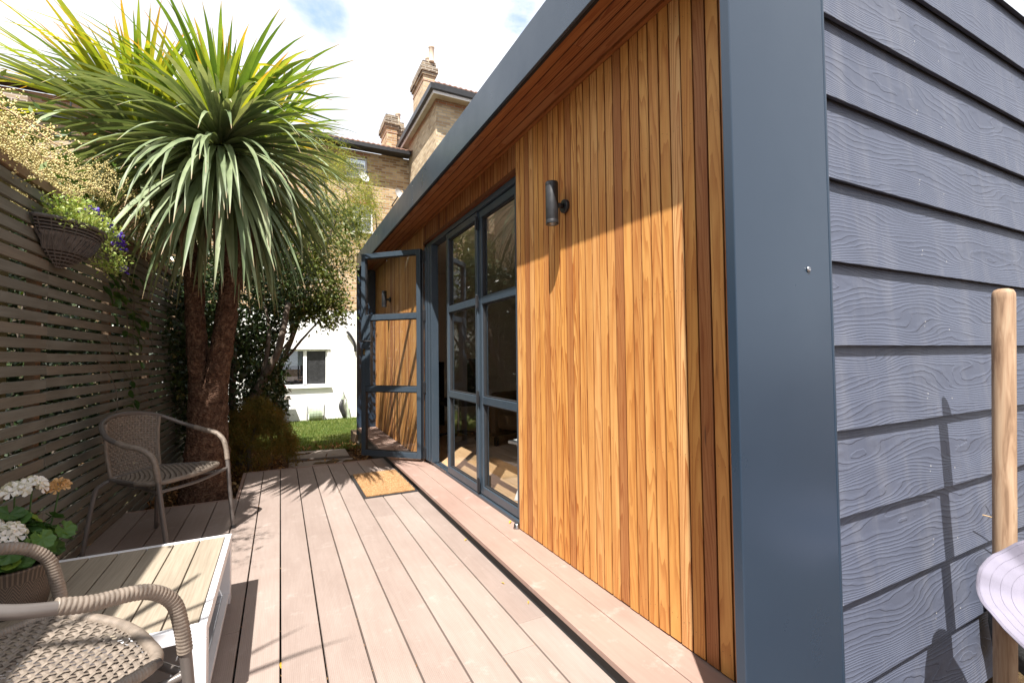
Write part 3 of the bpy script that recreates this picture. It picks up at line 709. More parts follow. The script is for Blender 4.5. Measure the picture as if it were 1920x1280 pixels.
# curtain against the back wall seen through the opening
m = MB(); P = [(1.7+.02*math.sin(t*3)+t*.05, 6.60+.045*math.sin(t*5.5), 0) for t in np.linspace(0, 9, 90)]
V = [(x, y, z) for z in (.09, 1.02) for x, y, _ in P]; n_ = len(P); m.add(V, [(i, i+1, n_+i+1, n_+i) for i in range(n_-1)])
tag(m.build('folding_screen', 'cloth_dark', smooth=True), 'black fabric draped low along the far inside wall behind the open doors', 'curtain')
ac = empty('armchair', (2.55, 4.55, .088), R(200), 'dark brown leather armchair inside behind the closed glass leaf', 'armchair')
def rb(name, x0, x1, y0, y1, z0, z1, par, mat, bev): m = MB(); m.box(x0, x1, y0, y1, z0, z1); return m.build(name, mat, par, bevel=bev, smooth=False)
rb('seat', -.35, .33, -.27, .27, .2, .42, ac, 'leather', .05); rb('backrest', -.46, -.3, -.3, .3, .3, .88, ac, 'leather', .06)
rb('armrest', -.4, .33, .28, .42, .1, .6, ac, 'leather', .06); rb('armrest', -.4, .33, -.42, -.28, .1, .6, ac, 'leather', .06)
for x, y in ((-.35, -.32), (.28, -.32), (-.35, .32), (.28, .32)): rb('leg', x-.02, x+.02, y-.02, y+.02, 0, .1, ac, 'dark', .003)
oc = empty('office_chair', (1.95, 5.35, .088), 0, 'black swivel chair just inside the open doorway', 'office chair')
rb('seat', -.22, .22, -.22, .22, .42, .5, oc, 'cloth_dark', .03); rb('backrest', .18, .25, -.2, .2, .55, .98, oc, 'cloth_dark', .03)
m = MB(); m.tube([(0, 0, .08), (0, 0, .43)], .022, 10); m.tube([(.2, 0, .45), (.24, 0, .6)], .015, 8); m.build('column', 'steel', oc)
for k in range(5):
    a = k*2*PI/5+.3; m = MB(); m.tube([(0, 0, .1), (.26*math.cos(a), .26*math.sin(a), .06)], [.02, .013], 8); m.tube([(.26*math.cos(a), .26*math.sin(a)-.012, .03), (.26*math.cos(a), .26*math.sin(a)+.012, .03)], .028, 12); m.build('leg', 'black', oc)
st = empty('folding_stool', (1.62, 2.80, .088), R(20), 'white folding stool leg showing behind the lowest glass by the cladding', 'stool')
for s_ in (-1, 1):
    m = MB(); m.bar((-.1, s_*.14, .0), (.13, s_*.14, .40), .022, .032, (0, 1, 0)); m.build('leg', 'rattan_white', st, bevel=.002)
    m = MB(); m.bar((.13, s_*.115, .0), (-.1, s_*.115, .40), .022, .032, (0, 1, 0)); m.build('leg', 'rattan_white', st, bevel=.002)
rb('seat', -.16, .17, -.16, .16, .405, .425, st, 'rattan_white', .004)

# ---- wall lamps
def lamp(y, label):
    e = empty('wall_lamp', (XC, y, 1.843), label=label, cat='wall lamp', group='black cylinder wall lamps on the cedar front')
    m = MB(); m.lathe([(.0275, -.104), (.031, -.104), (.0315, -.1), (.0315, -.085), (.0308, -.083), (.0315, -.081), (.0315, .081), (.0308, .083), (.0315, .085), (.0315, .1), (.030, .104), (.0, .1045)], (-.082, 0, 0), 28, False)
    m.build('body', 'black', e, smooth=True)
    m = MB(); m.lathe([(.0275, -.104), (.026, -.085), (.0, -.08)], (-.082, 0, 0), 28, False); m.build('reflector', 'steel', e, smooth=True)
    m = MB(); m.add([(-.082+.027*math.cos(t), .027*math.sin(t), -.099) for t in np.linspace(0, 2*PI, 25)[:-1]], [tuple(range(24))]); m.build('lens', 'glass', e)
    m = MB(); m.tube([(-.055, 0, -.005), (-.018, 0, -.005)], .013, 12); m.build('arm', 'black', e, smooth=True)
    m = MB(); m.tube([(-.002, 0, -.005), (-.016, 0, -.005), (-.020, 0, -.005)], [.034, .034, .030], 28); m.build('mounting_plate', 'black', e, bevel=.002)
    return e
lamp(1.908, 'black cylinder wall lamp on the sunlit cedar wall near the corner')
lamp(5.99, 'black cylinder wall lamp seen through the open glass door leaf')

# ------------------------------------------------------------------ fence
fd = Vector((.027, 1, 0)).normalized(); fa = math.atan2(-fd.x, fd.y)
def fpt(y, off=0, z=0): return Vector((-1.009 + .027*(y-3.484) + off, y, z))
fence = empty('slatted_fence', fpt(0), label='tall horizontal slat fence in faded grey green paint beside the deck', cat='fence')
fence.rotation_euler = (0, 0, fa)
SP = .0640; SW = .0455
pan = [-2.44, -.61, 1.22, 3.04, 4.87, 6.72]
ns = 33; m = MB(); m.box(-.009, .009, -.912, .912, -SW/2, SW/2); sl0 = m.build('slat', 'fence', fence, loc=(-.010, pan[2]+.91, 0), bevel=.0012)
first = True
for pi_ in range(5):
    y0, y1 = pan[pi_], pan[pi_+1]
    for k in range(ns):
        z = 1.885 - k*SP + random.uniform(-.003, .003)
        o = sl0 if first else cp(sl0); first = False
        o.location = (-.010+random.uniform(-.002, .002), (y0+y1)/2, z); o.rotation_euler = (random.uniform(-.02, .02), 0, 0); o.rotation_euler.x = random.uniform(-.0015, .0015)
        o.scale = (1, 1, random.uniform(.94, 1.05))
for y0, y1 in zip(pan[:-1], pan[1:]):
    m = MB(); m.box(-.018, .018, -(y1-y0)/2+.002, (y1-y0)/2-.002, -.024, .024); m.build('top_rail', 'fence_rail', fence, loc=(-.004, (y0+y1)/2, 1.940), bevel=.003)
for y in pan[1:]:
    m = MB(); m.box(-.05, .05, -.05, .05, -1.1, 1.02); m.build('post', 'post', fence, loc=(-.125, y-.21 if y == 3.04 else y, .9), bevel=.004)
    m = MB(); m.box(-.02, .02, -.025, .025, -1.05, 1.0); m.build('batten', 'fence_rail', fence, loc=(-.040, y-.03, .9), bevel=.002)
for y in (2.13, 3.95, 5.8, .3, -1.5):
    m = MB(); m.box(-.02, .02, -.022, .022, -1.05, 1.0); m.build('batten', 'fence_rail', fence, loc=(-.040, y, .9), bevel=.002)
# neighbour's close-boarded screen behind, only slats glimpsed in the gaps
# ------------------------------------------------------------------ cordyline
def blade_mesh(name, elev, bend, length, width, mat, n=9, twist=0., kink=None):
    """ribbon with V section in the XZ plane, starting at origin"""
    a = R(elev); p = Vector((0, 0, 0)); V = []; al = []; ds_ = length/n
    for i in range(n+1):
        t = i/n; wd = width*(.55+1.1*t)*1.0 if t < .35 else width*(.935+.065)*(1-((t-.35)/.65)**1.7)
        wd = max(wd, .0015); tw = twist*t
        nx = -math.sin(a); nz = math.cos(a)
        fold = .20*wd
        for s_ in (-1, 0, 1):
            yy = s_*wd/2*math.cos(tw); q = (fold if s_ else 0)+s_*wd/2*math.sin(tw)
            V.append((p.x+nx*q, yy, p.z+nz*q)); al.append(t)
        b = R(bend)*(.35+1.3*t)/n
        if kink and abs(t-kink) < .5/n: b += R(45)
        a -= b; a = max(a, R(-93))
        p = p + Vector((math.cos(a), 0, math.sin(a)))*ds_
    F = []
    for i in range(n):
        for s_ in (0, 1): q = i*3+s_; F.append((q, q+1, q+4, q+3))
    me = bpy.data.meshes.new(name); me.from_pydata(V, [], F); me.polygons.foreach_set('use_smooth', [True]*len(F))
    at = me.attributes.new('along', 'FLOAT', 'POINT'); at.data.foreach_set('value', al)
    me.materials.append(MT[mat]); me.update(); return me
BL = {}
def blade(cls):
    if cls not in BL:
        L_ = []
        for v in range(5):
            j = lambda a, b: random.uniform(a, b)
            if cls == 'up': L_.append(blade_mesh('leaf', j(60, 86), j(3, 16), j(.54, .78), j(.036, .046), 'blade', twist=j(-.5, .5)))
            if cls == 'up_y': L_.append(blade_mesh('leaf', j(36, 72), j(4, 30), j(.64, .90), j(.038, .050), 'blade_yellow', twist=j(-.6, .6)))
            if cls == 'mid': L_.append(blade_mesh('leaf', j(32, 62), j(10, 48), j(.88, 1.08), j(.040, .050), 'blade', twist=j(-.5, .5), kink=(.6 if v == 3 else None)))
            if cls == 'mid_y': L_.append(blade_mesh('leaf', j(14, 50), j(14, 60), j(.85, 1.15), j(.038, .050), 'blade_yellow', twist=j(-.6, .6), kink=(.7 if v == 2 else None)))
            if cls == 'out': L_.append(blade_mesh('leaf', j(4, 32), j(22, 68), j(.95, 1.15), j(.040, .052), 'blade_grey', twist=j(-.3, .3)))
            if cls == 'down': L_.append(blade_mesh('leaf', j(-34, 2), j(34, 70), j(1.05, 1.28), j(.042, .054), 'blade_grey', twist=j(-.3, .3)))
            if cls == 'hang': L_.append(blade_mesh('leaf', j(-66, -34), j(14, 38), j(1.05, 1.32), j(.042, .052), 'blade_grey', twist=j(-.4, .4)))
            if cls == 'dead': L_.append(blade_mesh('leaf', j(-72, -40), j(20, 50), j(.6, .9), j(.03, .045), 'blade_dead', twist=j(-2, 2)))
        BL[cls] = L_
    return random.choice(BL[cls])
tree = empty('cordyline_tree', (-.53, 4.62, -.12), label='tall cabbage palm with sword leaves and forked brown trunk beside the fence', cat='palm tree')
TL = Vector((-.53, 4.62, -.12))
def trunk(name, P, r, par, off):
    C = catmull(P, 10); n_ = len(C); rr = [np.interp(i/(n_-1), np.linspace(0, 1, len(r)), r) for i in range(n_)]
    m = MB(); seg = 26; m.tube([c-off for c in C], [x*(1+.035*math.sin(i*1.9)+.02*math.sin(i*5.1)) for i, x in enumerate(rr)], seg)
    V = np.concatenate(m.v); V += rng.normal(0, .0035, V.shape); m.v = [V]
    return m.build(name, 'bark', par, smooth=True)
trunk('trunk', [(-.555, 4.62, -.2), (-.545, 4.62, .18), (-.54, 4.62, .5), (-.535, 4.61, .90)], [.20, .168, .148, .140], tree, TL)
trunk('trunk', [(-.575, 4.63, .55), (-.605, 4.63, 1.0), (-.635, 4.62, 1.4), (-.66, 4.61, 1.85), (-.78, 4.56, 2.4), (-.95, 4.48, 2.95)], [.09, .080, .070, .068, .066, .06], tree, TL)
trunk('trunk', [(-.515, 4.60, .55), (-.475, 4.57, .95), (-.41, 4.54, 1.42), (-.36, 4.45, 1.95), (-.37, 4.25, 2.35), (-.39, 4.06, 2.66)], [.10, .092, .078, .072, .068, .065], tree, TL)
trunk('trunk', [(-.42, 4.56, 1.5), (-.28, 4.7, 2.1), (-.13, 4.85, 2.6), (-.06, 4.9, 3.1)], [.07, .065, .06, .055], tree, TL)
leaves = []
def head(c, counts, s=1.0, az=None, tilt=(0, 0)):
    for cls, n_ in counts.items():
        for i in range(n_):
            a = (random.uniform(0, 2*PI) if az is None or cls not in az else R(random.uniform(*az[cls])))
            sc = s*random.uniform(.86, 1.08)
            zo = {'up': .10, 'up_y': .07, 'mid': .05, 'mid_y': .04, 'out': 0, 'down': -.05, 'hang': -.12, 'dead': -.2}[cls]
            P = Vector(c) + Vector((.035*math.cos(a), .035*math.sin(a), zo+random.uniform(-.04, .03)))
            leaves.append((blade(cls), P, a, sc, random.uniform(-.12, .12)+tilt[0], random.uniform(-.1, .1)+tilt[1]))
head((-.40, 4.0, 2.70), dict(up=54, up_y=30, mid=72, mid_y=20, out=110, down=140, hang=120, dead=26), 1.0)
head((-.98, 4.45, 2.82), dict(up=12, up_y=50, mid=20, mid_y=26, out=34, down=30, hang=30, dead=8), 1.0, tilt=(0, -.12))
head((-1.0, 4.42, 2.82), dict(mid_y=26, out=12, mid=10), 1.05, az=dict(mid_y=(150, 250), out=(150, 250), mid=(150, 250)))
head((-.12, 4.9, 3.12), dict(up=16, up_y=12, mid=34, out=34, down=40, hang=40, dead=24), .84)
camp = Vector((0, 0, 1.1))
leaves.sort(key=lambda l: (l[1]-camp).length + random.uniform(0, .9) - .25*l[3])
Vj, Fj, Aj, Rj = [], [], [], []; jb = 0
rest = {}
for i, (me, P, a, sc, tx, ty) in enumerate(leaves):
    if i < 300:
        o = bpy.data.objects.new('leaf', me); col.objects.link(o); o.parent = tree; o.location = P-TL; o.rotation_euler = (tx, ty, a); o.scale = (sc, sc, sc)
    else:
        Mx = Matrix.Translation(P-TL) @ (Matrix.Rotation(a, 4, 'Z') @ Matrix.Rotation(ty, 4, 'Y') @ Matrix.Rotation(tx, 4, 'X')) @ Matrix.Scale(sc, 4)
        A = np.array(Mx); co = np.array([v.co[:] for v in me.vertices]); co = co @ A[:3, :3].T + A[:3, 3]
        k = me.materials[0].name; rest.setdefault(k, [[], [], [], [], 0]); q = rest[k]
        q[0].append(co); q[1].append(np.array([p.vertices[:] for p in me.polygons])+q[4]); q[2].append(np.full(len(co), random.random())); q[4] += len(co)
        q[3].append(np.array([d.value for d in me.attributes['along'].data]))
for k, q in rest.items():
    o = quads('foliage', np.concatenate(q[0]), np.concatenate(q[1]), bpy.data.materials[k], tree, np.concatenate(q[2]), True); o['kind'] = 'stuff'
    at = o.data.attributes.new('along', 'FLOAT', 'POINT'); at.data.foreach_set('value', np.concatenate(q[3]).astype(np.float32))
op = empty('offscreen_palm', (-1.42, .60, -.15), label='sword leafed palm added out of view beside the camera to cast leaf shadows', cat='palm tree')  # out-of-view palm, added to cast leaf shadows on the deck and near chair
OPL = Vector((-1.42, .60, -.15)); m = MB(); C = catmull([(-1.42, .60, -.15), (-1.40, .59, 1.2), (-1.36, .57, 2.28)], 8); m.tube([c-OPL for c in C], [.07+.0*i for i in range(len(C))], 14); m.build('trunk', 'bark', op, smooth=True)
for i in range(10):
    a = R(-55+110*i/4)+random.uniform(-.05, .05) if i < 5 else random.uniform(1.5, 4.8)
    o = bpy.data.objects.new('leaf', blade(random.choice(['out', 'out', 'mid', 'down']))); col.objects.link(o); o.parent = op
    o.location = Vector((-1.30, .57, 2.3+random.uniform(-.05, .08)))-OPL; o.rotation_euler = (random.uniform(-.1, .1), random.uniform(-.1, .1), a); sc = random.uniform(.62, .8); o.scale = (sc, sc, sc)


# ------------------------------------------------------------------ shrub with cream seed heads over the fence
def stem_mb(m, P, r0, r1, seg=6): C = catmull(P, 5); m.tube(C, [r0+(r1-r0)*i/(len(C)-1) for i in range(len(C))], seg)
sb = empty('flowering_shrub', (-1.35, 2.9, -.15), label='shrub thick with tiny cream seed heads hanging over the fence top', cat='shrub')
SB = np.array([-1.35, 2.9, -.15])
cenP = []; m = MB()
for i in range(640):
    y = random.uniform(1.9, 4.9); hmax = max(2.04, min(2.60, 2.12+.36*(y-3.2)))
    bx = random.uniform(-1.75, -1.04); bz = random.uniform(1.92, hmax-.06)
    if bx > -1.12: bz = random.uniform(2.0, hmax-.10)
    ax, ay = random.uniform(-.15, .34), random.uniform(-.28, .28); up = random.uniform(.0, .22)
    P = catmull([(bx, y, bz), (bx+ax*.4, y+ay*.4, bz+up*.8), (bx+ax, y+ay, bz+up*.7-random.uniform(0, .15))], 5)
    if i < 230: m.tube([Vector(p)-Vector(SB) for p in P], .0022, 4, False)
    for p in P:
        for q in range(5): cenP.append((p.x+random.gauss(0, .014), p.y+random.gauss(0, .014), p.z+random.gauss(0, .014)))
        for q in range(1):
            sd_ = Vector((random.gauss(0, 1), random.gauss(0, 1), random.gauss(0, 1))).normalized()*random.uniform(.03, .09)
            for t in np.linspace(.2, 1, 7): cenP.append(tuple(p+sd_*t + Vector((random.gauss(0, .004),)*3)))
m.build('stem', 'drytwig', sb)['kind'] = 'stuff'
C = np.array(cenP)-SB; n = len(C); rad = rng.uniform(.0030, .0056, n)[:, None]
oct_ = np.array([(1, 0, 0), (-.5, .87, 0), (-.5, -.87, 0), (0, 0, 1.1), (0, 0, -1.1)])
V = (C[:, None, :] + oct_[None]*rad[:, :, None]).reshape(-1, 3)
Fb = np.array([(0, 1, 3), (1, 2, 3), (2, 0, 3), (1, 0, 4), (2, 1, 4), (0, 2, 4)])
F = (np.arange(n)[:, None, None]*5 + Fb[None]).reshape(-1, 3)
o = quads('seed_heads', V, F, 'panicle', sb, np.repeat(rng.uniform(0, 1, n), 5)); o['kind'] = 'stuff'
cen = [(random.uniform(-1.95, -1.12), random.uniform(1.6, 4.9), random.uniform(1.5, 2.45)) for _ in range(260)]
V, F, r = leaf_cloud(np.array(cen)-SB, 9, .09, .055, .1, .4); o = quads('foliage', V, F, 'glossy', sb, r); o['kind'] = 'stuff'
m = MB()
for k in range(9):
    y = 1.9+k*.34; stem_mb(m, [(-.1+random.uniform(-.2, .1), y-2.9, 0), (-.15, y-2.85, 1.0), (-.05, y-2.9+random.uniform(-.1, .1), 2.2)], .016, .006)
m.build('stem', 'twig', sb)['kind'] = 'stuff'
# bigger glossy leaves poking over the rail
leafme = None
def bigleaf(name, L_, W, mat, fold=.15, curl=.25, n=5):
    V = []; F = []
    for i in range(n+1):
        t = i/n; wd = W*math.sin(PI*min(1, t*.96+.03))**.8; z = -curl*L_*t*t
        V += [(t*L_, -wd/2, z+fold*wd), (t*L_, 0, z), (t*L_, wd/2, z+fold*wd)]
    for i in range(n):
        for s_ in (0, 1): q = i*3+s_; F.append((q, q+1, q+4, q+3))
    me = bpy.data.meshes.new(name); me.from_pydata(V, [], F); me.polygons.foreach_set('use_smooth', [True]*len(F)); me.materials.append(MT[mat]); me.update(); return me
gl = bigleaf('leaf', .075, .034, 'glossy'); gl2 = bigleaf('leaf', .06, .030, 'glossy', .2, .1)
def spray(parent, base, c, n_, me_list, r, off):
    for i in range(n_):
        a = random.uniform(0, 2*PI); o = bpy.data.objects.new('leaf', random.choice(me_list)); col.objects.link(o); o.parent = parent
        o.location = Vector(c)+Vector((random.gauss(0, r), random.gauss(0, r), random.gauss(0, r)))-Vector(off)
        o.rotation_euler = (random.uniform(-.4, .4), random.uniform(-1.0, .3), a); s_ = random.uniform(.7, 1.2); o.scale = (s_, s_, s_)
for c, n_ in (((-1.03, 3.0, 2.03), 6), ((-1.02, 3.25, 2.05), 6), ((-1.03, 3.55, 2.05), 9), ((-.99, 3.75, 1.98), 9), ((-1.06, 2.75, 2.05), 4)):
    spray(sb, None, c, n_, [gl, gl2], .035, SB)
# climbing plant on the fence
# tall trees of the next garden, beyond the left edge of the picture but mirrored in the glass
cen = [(random.uniform(-8.2, -5.6), random.uniform(-3, 9.5), random.uniform(.3, 4.9)) for _ in range(1100)]
V, F, r = leaf_cloud(cen, 16, .20, .13, .1, .5)
tag(quads('garden_trees', V, F, 'midleaf', rnd=r), 'dense tall trees of the next garden, mirrored in the glass doors', 'trees', kind='stuff')
cl = empty('climbing_plant', tuple(fpt(3.9, .03, 1.9)), label='dark leafed climber trailing down the fence slats behind the hanging basket', cat='climber')
CL = fpt(3.9, .03, 1.9)
m = MB()
vines = [[(3.75, 1.9), (3.85, 1.7), (3.95, 1.62), (4.1, 1.5)], [(4.0, 1.85), (4.2, 1.6), (4.25, 1.35), (4.3, 1.2)], [(3.9, 1.8), (4.0, 1.55), (4.6, 1.4), (4.9, 1.0)], [(4.1, 1.5), (4.15, 1.1), (4.3, .85), (4.2, .6)], [(3.6, 1.1), (3.85, .95), (3.9, .75), (3.7, .6)], [(3.75, 1.25), (4.0, 1.05), (4.35, .9), (4.8, .7)]]
for vn in vines:
    stem_mb(m, [tuple(fpt(y, .012+random.uniform(0, .03), z)-CL) for y, z in vn], .003, .0015, 5)
m.build('stem', 'twig', cl)['kind'] = 'stuff'
for (y, z, n_, r) in ((3.75, 1.62, 10, .07), (3.85, 1.5, 10, .06), (4.15, 1.45, 12, .09), (4.25, 1.3, 14, .08), (4.4, 1.4, 10, .09), (4.3, .93, 4, .06), (4.2, .82, 4, .06), (3.9, 1.72, 12, .07), (4.6, .7, 3, .08), (4.1, 1.7, 9, .06)):
    for i in range(n_):
        o = bpy.data.objects.new('leaf', gl if i % 2 else gl2); col.objects.link(o); o.parent = cl
        o.location = fpt(y+random.gauss(0, r), .02+abs(random.gauss(0, .02)), z+random.gauss(0, r))-CL
        o.rotation_euler = (random.uniform(-.7, .7), random.uniform(-.2, 1.2), random.uniform(-1.5, 1.5))
# hanging basket
bk = empty('wall_basket', tuple(fpt(3.10, .012, 1.765)), label='grey brown half round wicker basket hung on the fence', cat='hanging basket'); bk.rotation_euler = (0, 0, fa)
hl = .26; dp = .165; hh = .20
def bprof(t): return 1-.55*t-.42*t**4     # t 0 top..1 bottom
m = MB()
for k in range(15):
    t = k/14*.97; s_ = bprof(t)
    if 4 <= k <= 8: continue
    P = [(dp*s_*math.sin(a), hl*s_*math.cos(a)*1.0, -t*hh) for a in np.linspace(0, PI, 30)]
    m.tube(P, .0052, 5, False)
m.build('woven_body', 'basket', bk)
m = MB()
for rr_ in (0, 1):
  for i in range(19):
    a0 = PI*(i+.5*rr_)/19
    for sg in (-1, 1):
        P = []
        for q in range(5):
            tt = (3.6+q*1.35)/14; s_ = bprof(tt)*1.02; a = a0+sg*(q/4-.5)*.16
            P.append((dp*s_*math.sin(a)+.003*sg*rr_, hl*s_*math.cos(a), -tt*hh))
        m.tube(P, .008, 5, False, squash=.5)
m.build('braid_band', 'basket', bk)
m = MB(); P = [(dp*1.03*math.sin(a), hl*1.03*math.cos(a), .004) for a in np.linspace(0, PI, 34)]
m.tube(P, .010, 8); m.tube([(0, -hl*1.03, .004), (0, hl*1.03, .004)], .008, 8); m.build('rim', 'basket', bk, smooth=True)
m = MB()
for a in np.linspace(.1, PI-.1, 12): m.tube([(dp*bprof(t)*1.0*math.sin(a), hl*bprof(t)*math.cos(a), -t*hh) for t in np.linspace(0, .98, 8)], .003, 4, False)
m.build('ribs', 'basket', bk)
m = MB(); V = [(0, 0, -.012)]+[(dp*.97*math.sin(a), hl*.97*math.cos(a), -.012) for a in np.linspace(0, PI, 20)]; m.add(V, [(0, i, i+1) for i in range(1, 20)])
V = []; rows = 8; cols_ = 20
for j in range(rows):
    t = j/(rows-1)*.985; s_ = bprof(t)*.955
    V += [(dp*s_*math.sin(a), hl*s_*math.cos(a), -t*hh-.002) for a in np.linspace(0, PI, cols_)]
m.add(V, [(j*cols_+i, j*cols_+i+1, (j+1)*cols_+i+1, (j+1)*cols_+i) for j in range(rows-1) for i in range(cols_-1)]); m.build('liner', 'soil', bk)
pt = empty('trailing_petunias', tuple(fpt(3.10, .012, 1.765)), label='lime leafed bedding plant with violet flowers filling the wicker basket', cat='flowers'); pt.rotation_euler = (0, 0, fa); pt.scale = (.92, .93, 1)
cen = [(random.uniform(.02, .19), random.uniform(-.28, .30), random.uniform(.0, .10)) for _ in range(230)]
cen += [(random.uniform(.05, .17), random.uniform(.30, .52), random.uniform(-.14, .03)) for _ in range(45)]
V, F, r = leaf_cloud(cen, 10, .020, .022, -.3, .42); o = quads('foliage', V, F, 'petunia', pt, r); o['kind'] = 'stuff'
def blossom(mat, rad, n_=5, cup=.35):
    m = MB()
    for k in range(n_):
        a = 2*PI*k/n_; V = [(0, 0, 0)]; 
        for (rr_, da, z) in ((.55, -.42, .3), (.95, -.40, .75), (1.05, 0, .9), (.95, .40, .75), (.55, .42, .3)): V.append((rr_*rad*math.cos(a+da), rr_*rad*math.sin(a+da), z*cup*rad))
        m.add(V, [(0, 1, 2, 3), (0, 3, 4, 5)])
    me = m.build('flower', mat).data; o = bpy.data.objects[-1] if False else None
    return me
def mk_blossom(mat, rad, cup=.35):
    m = MB()
    for k in range(5):
        a = 2*PI*k/5; V = [(0, 0, 0)]
        for (rr_, da, z) in ((.55, -.42, .3), (.95, -.40, .75), (1.05, 0, .9), (.95, .40, .75), (.55, .42, .3)): V.append((rr_*rad*math.cos(a+da), rr_*rad*math.sin(a+da), z*cup*rad))
        m.add(V, [(0, 1, 2, 3), (0, 3, 4, 5)])
    me = bpy.data.meshes.new('flower'); me.from_pydata(np.concatenate(m.v).tolist(), [], m.f); me.materials.append(MT[mat]); me.update(); return me
pf = mk_blossom('purple', .028, .5); wf = mk_blossom('petal', .012)
for (x, y, z) in [(.12, .02, .075), (.10, .06, .07), (.13, .10, .075), (.12, .15, .07), (.10, .19, .068), (.14, .22, .06), (.14, .36, .02), (.17, .37, -.01), (.15, .40, -.02), (.17, .33, -.03), (.15, .38, .03), (.16, .42, -.05), (.15, .50, -.16)]:
    for q in range(2):
        o = bpy.data.objects.new('flower', pf); col.objects.link(o); o.parent = pt; o.location = (x+random.gauss(0, .008)+.01, y+random.gauss(0, .012)-.02, z+random.gauss(0, .006)+.035); o.rotation_euler = (random.uniform(-.6, .6), random.uniform(.2, 1.1), random.uniform(0, 6))
o = bpy.data.objects.new('flower', wf); col.objects.link(o); o.parent = pt; o.location = (.10, -.15, .085); o.rotation_euler = (.1, .5, 0)

# hedge glimpsed beyond the fence
cen = [(random.uniform(-2.6, -1.35), random.uniform(.2, 8.5), random.uniform(-.1, 1.75)) for _ in range(1500)]
cen += [(fpt(y).x-random.uniform(.16, .34), y, random.uniform(-.15, 1.8)) for y in [random.uniform(2.95, 8.2) for _ in range(1100)]]
V, F, r = leaf_cloud(cen, 14, (.05, .10, .08), .06, .1, .5)
tag(quads('neighbour_shrubs', V, F, 'darkleaf', rnd=r), 'mass of green shrubs behind the slatted fence, seen through its gaps', 'shrubs', kind='stuff')

# ------------------------------------------------------------------ back garden trees
def limb(m, P, r0, r1, seg=8, off=Vector((0, 0, 0))): C = catmull(P, 6); m.tube([c-off for c in C], [r0+(r1-r0)*i/(len(C)-1) for i in range(len(C))], seg)
def bush(name, base, blobs, per, size, mat, label, cat, stems=(), droop=.2, aspect=.45, sub=None, group=None):
    e = empty(name, base, label=label, cat=cat, group=group); B = np.array(base); parts = []
    for (c, rr_, n_) in blobs:
        c = np.array(c); rr_ = np.array(rr_)
        # twig tips spread mostly on the outer shell, so that gaps remain between clumps
        d = rng.normal(0, 1, (n_, 3)); d /= np.linalg.norm(d, axis=1)[:, None]; q = rng.uniform(.25, 1, n_)[:, None]**.5
        tips = c + d*q*rr_
        parts.append(leaf_cloud(tips-B, per, np.minimum(rr_*.16, .09), size, droop, aspect))
    V, F, r = merge(parts); o = quads('foliage', V, F, mat, e, r); o['kind'] = 'stuff'
    for P, r0, r1 in stems:
        m = MB(); limb(m, P, r0, r1, 9, Vector(base)); V = np.concatenate(m.v); V += rng.normal(0, .0015, V.shape); m.v = [V]; m.build('branch' if r0 < .03 else 'trunk', 'twig', e, smooth=True)
    return e
bush('evergreen_tree', (-.35, 6.15, -.14), [((-.42, 6.2, 1.75), (.5, .45, .7), 210), ((-.2, 6.25, 1.0), (.27, .4, .55), 90), ((-.62, 6.0, 1.0), (.35, .4, .8), 100), ((.02, 6.4, 2.0), (.42, .45, .55), 110)], 22, .065, 'darkleaf',
     'dark glossy evergreen with several leaning stems behind the palm trunk', 'tree',
     [([(-.40, 6.1, -.15), (-.34, 6.05, .45), (-.18, 5.98, .85), (-.02, 5.95, 1.2), (.08, 6.0, 1.75)], .062, .03), ([(-.42, 6.12, -.15), (-.48, 6.05, .6), (-.46, 6.0, 1.2), (-.5, 6.1, 2.0)], .045, .02), ([(-.18, 5.98, .85), (-.12, 6.0, 1.4), (-.2, 6.1, 1.9)], .03, .012), ([(-.35, 6.2, -.1), (-.2, 6.4, .8), (.15, 6.5, 1.4)], .03, .012)], .3, .42)
bush('broadleaf_tree', (-.38, 6.6, -.15), [((.35, 6.7, 2.05), (.48, .4, .45), 150), ((.62, 6.6, 1.75), (.32, .3, .28), 60), ((.1, 6.9, 2.7), (.55, .4, .6), 170), ((.62, 6.8, 2.75), (.42, .4, .6), 110), ((.15, 6.7, 1.75), (.28, .3, .28), 45)], 20, .06, 'midleaf',
     'mid green broadleaf tree overhanging the white house wall', 'tree',
     [([(-.38, 6.6, -.15), (-.2, 6.6, .5), (.0, 6.65, 1.0), (.18, 6.7, 1.5), (.35, 6.7, 2.2)], .05, .02), ([(.0, 6.65, 1.0), (.3, 6.65, 1.4), (.6, 6.65, 1.75)], .02, .008), ([(.15, 6.7, 1.4), (.1, 6.85, 2.0), (.15, 6.9, 2.9)], .03, .01), ([(.35, 6.7, 2.2), (.55, 6.75, 2.6), (.7, 6.8, 3.1)], .02, .008)], .2, .45)
# feathery tree in front of the brick house
e = bush('feathery_tree', (1.80, 8.6, -.25), [((.95, 7.9, 3.75), (.62, .5, .62), 230), ((1.18, 7.8, 3.45), (.36, .4, .45), 80), ((.55, 8.0, 4.3), (.55, .4, .4), 110), ((1.15, 7.8, 2.8), (.40, .4, .4), 80), ((.75, 8.0, 3.1), (.5, .4, .5), 120)], 30, .042, 'lightleaf',
     'airy tree of fine yellow green leaves against the yellow brick house', 'tree',
     [([(1.8, 8.6, -.25), (1.75, 8.4, 1.5), (1.3, 8.1, 2.6), (.95, 7.95, 3.9)], .045, .012), ([(1.75, 8.4, 1.6), (1.5, 7.9, 2.7), (1.4, 7.8, 3.5)], .025, .008), ([(.95, 8.0, 2.8), (.7, 8.0, 3.6), (.55, 8.0, 4.4)], .018, .006)], .1, .22)
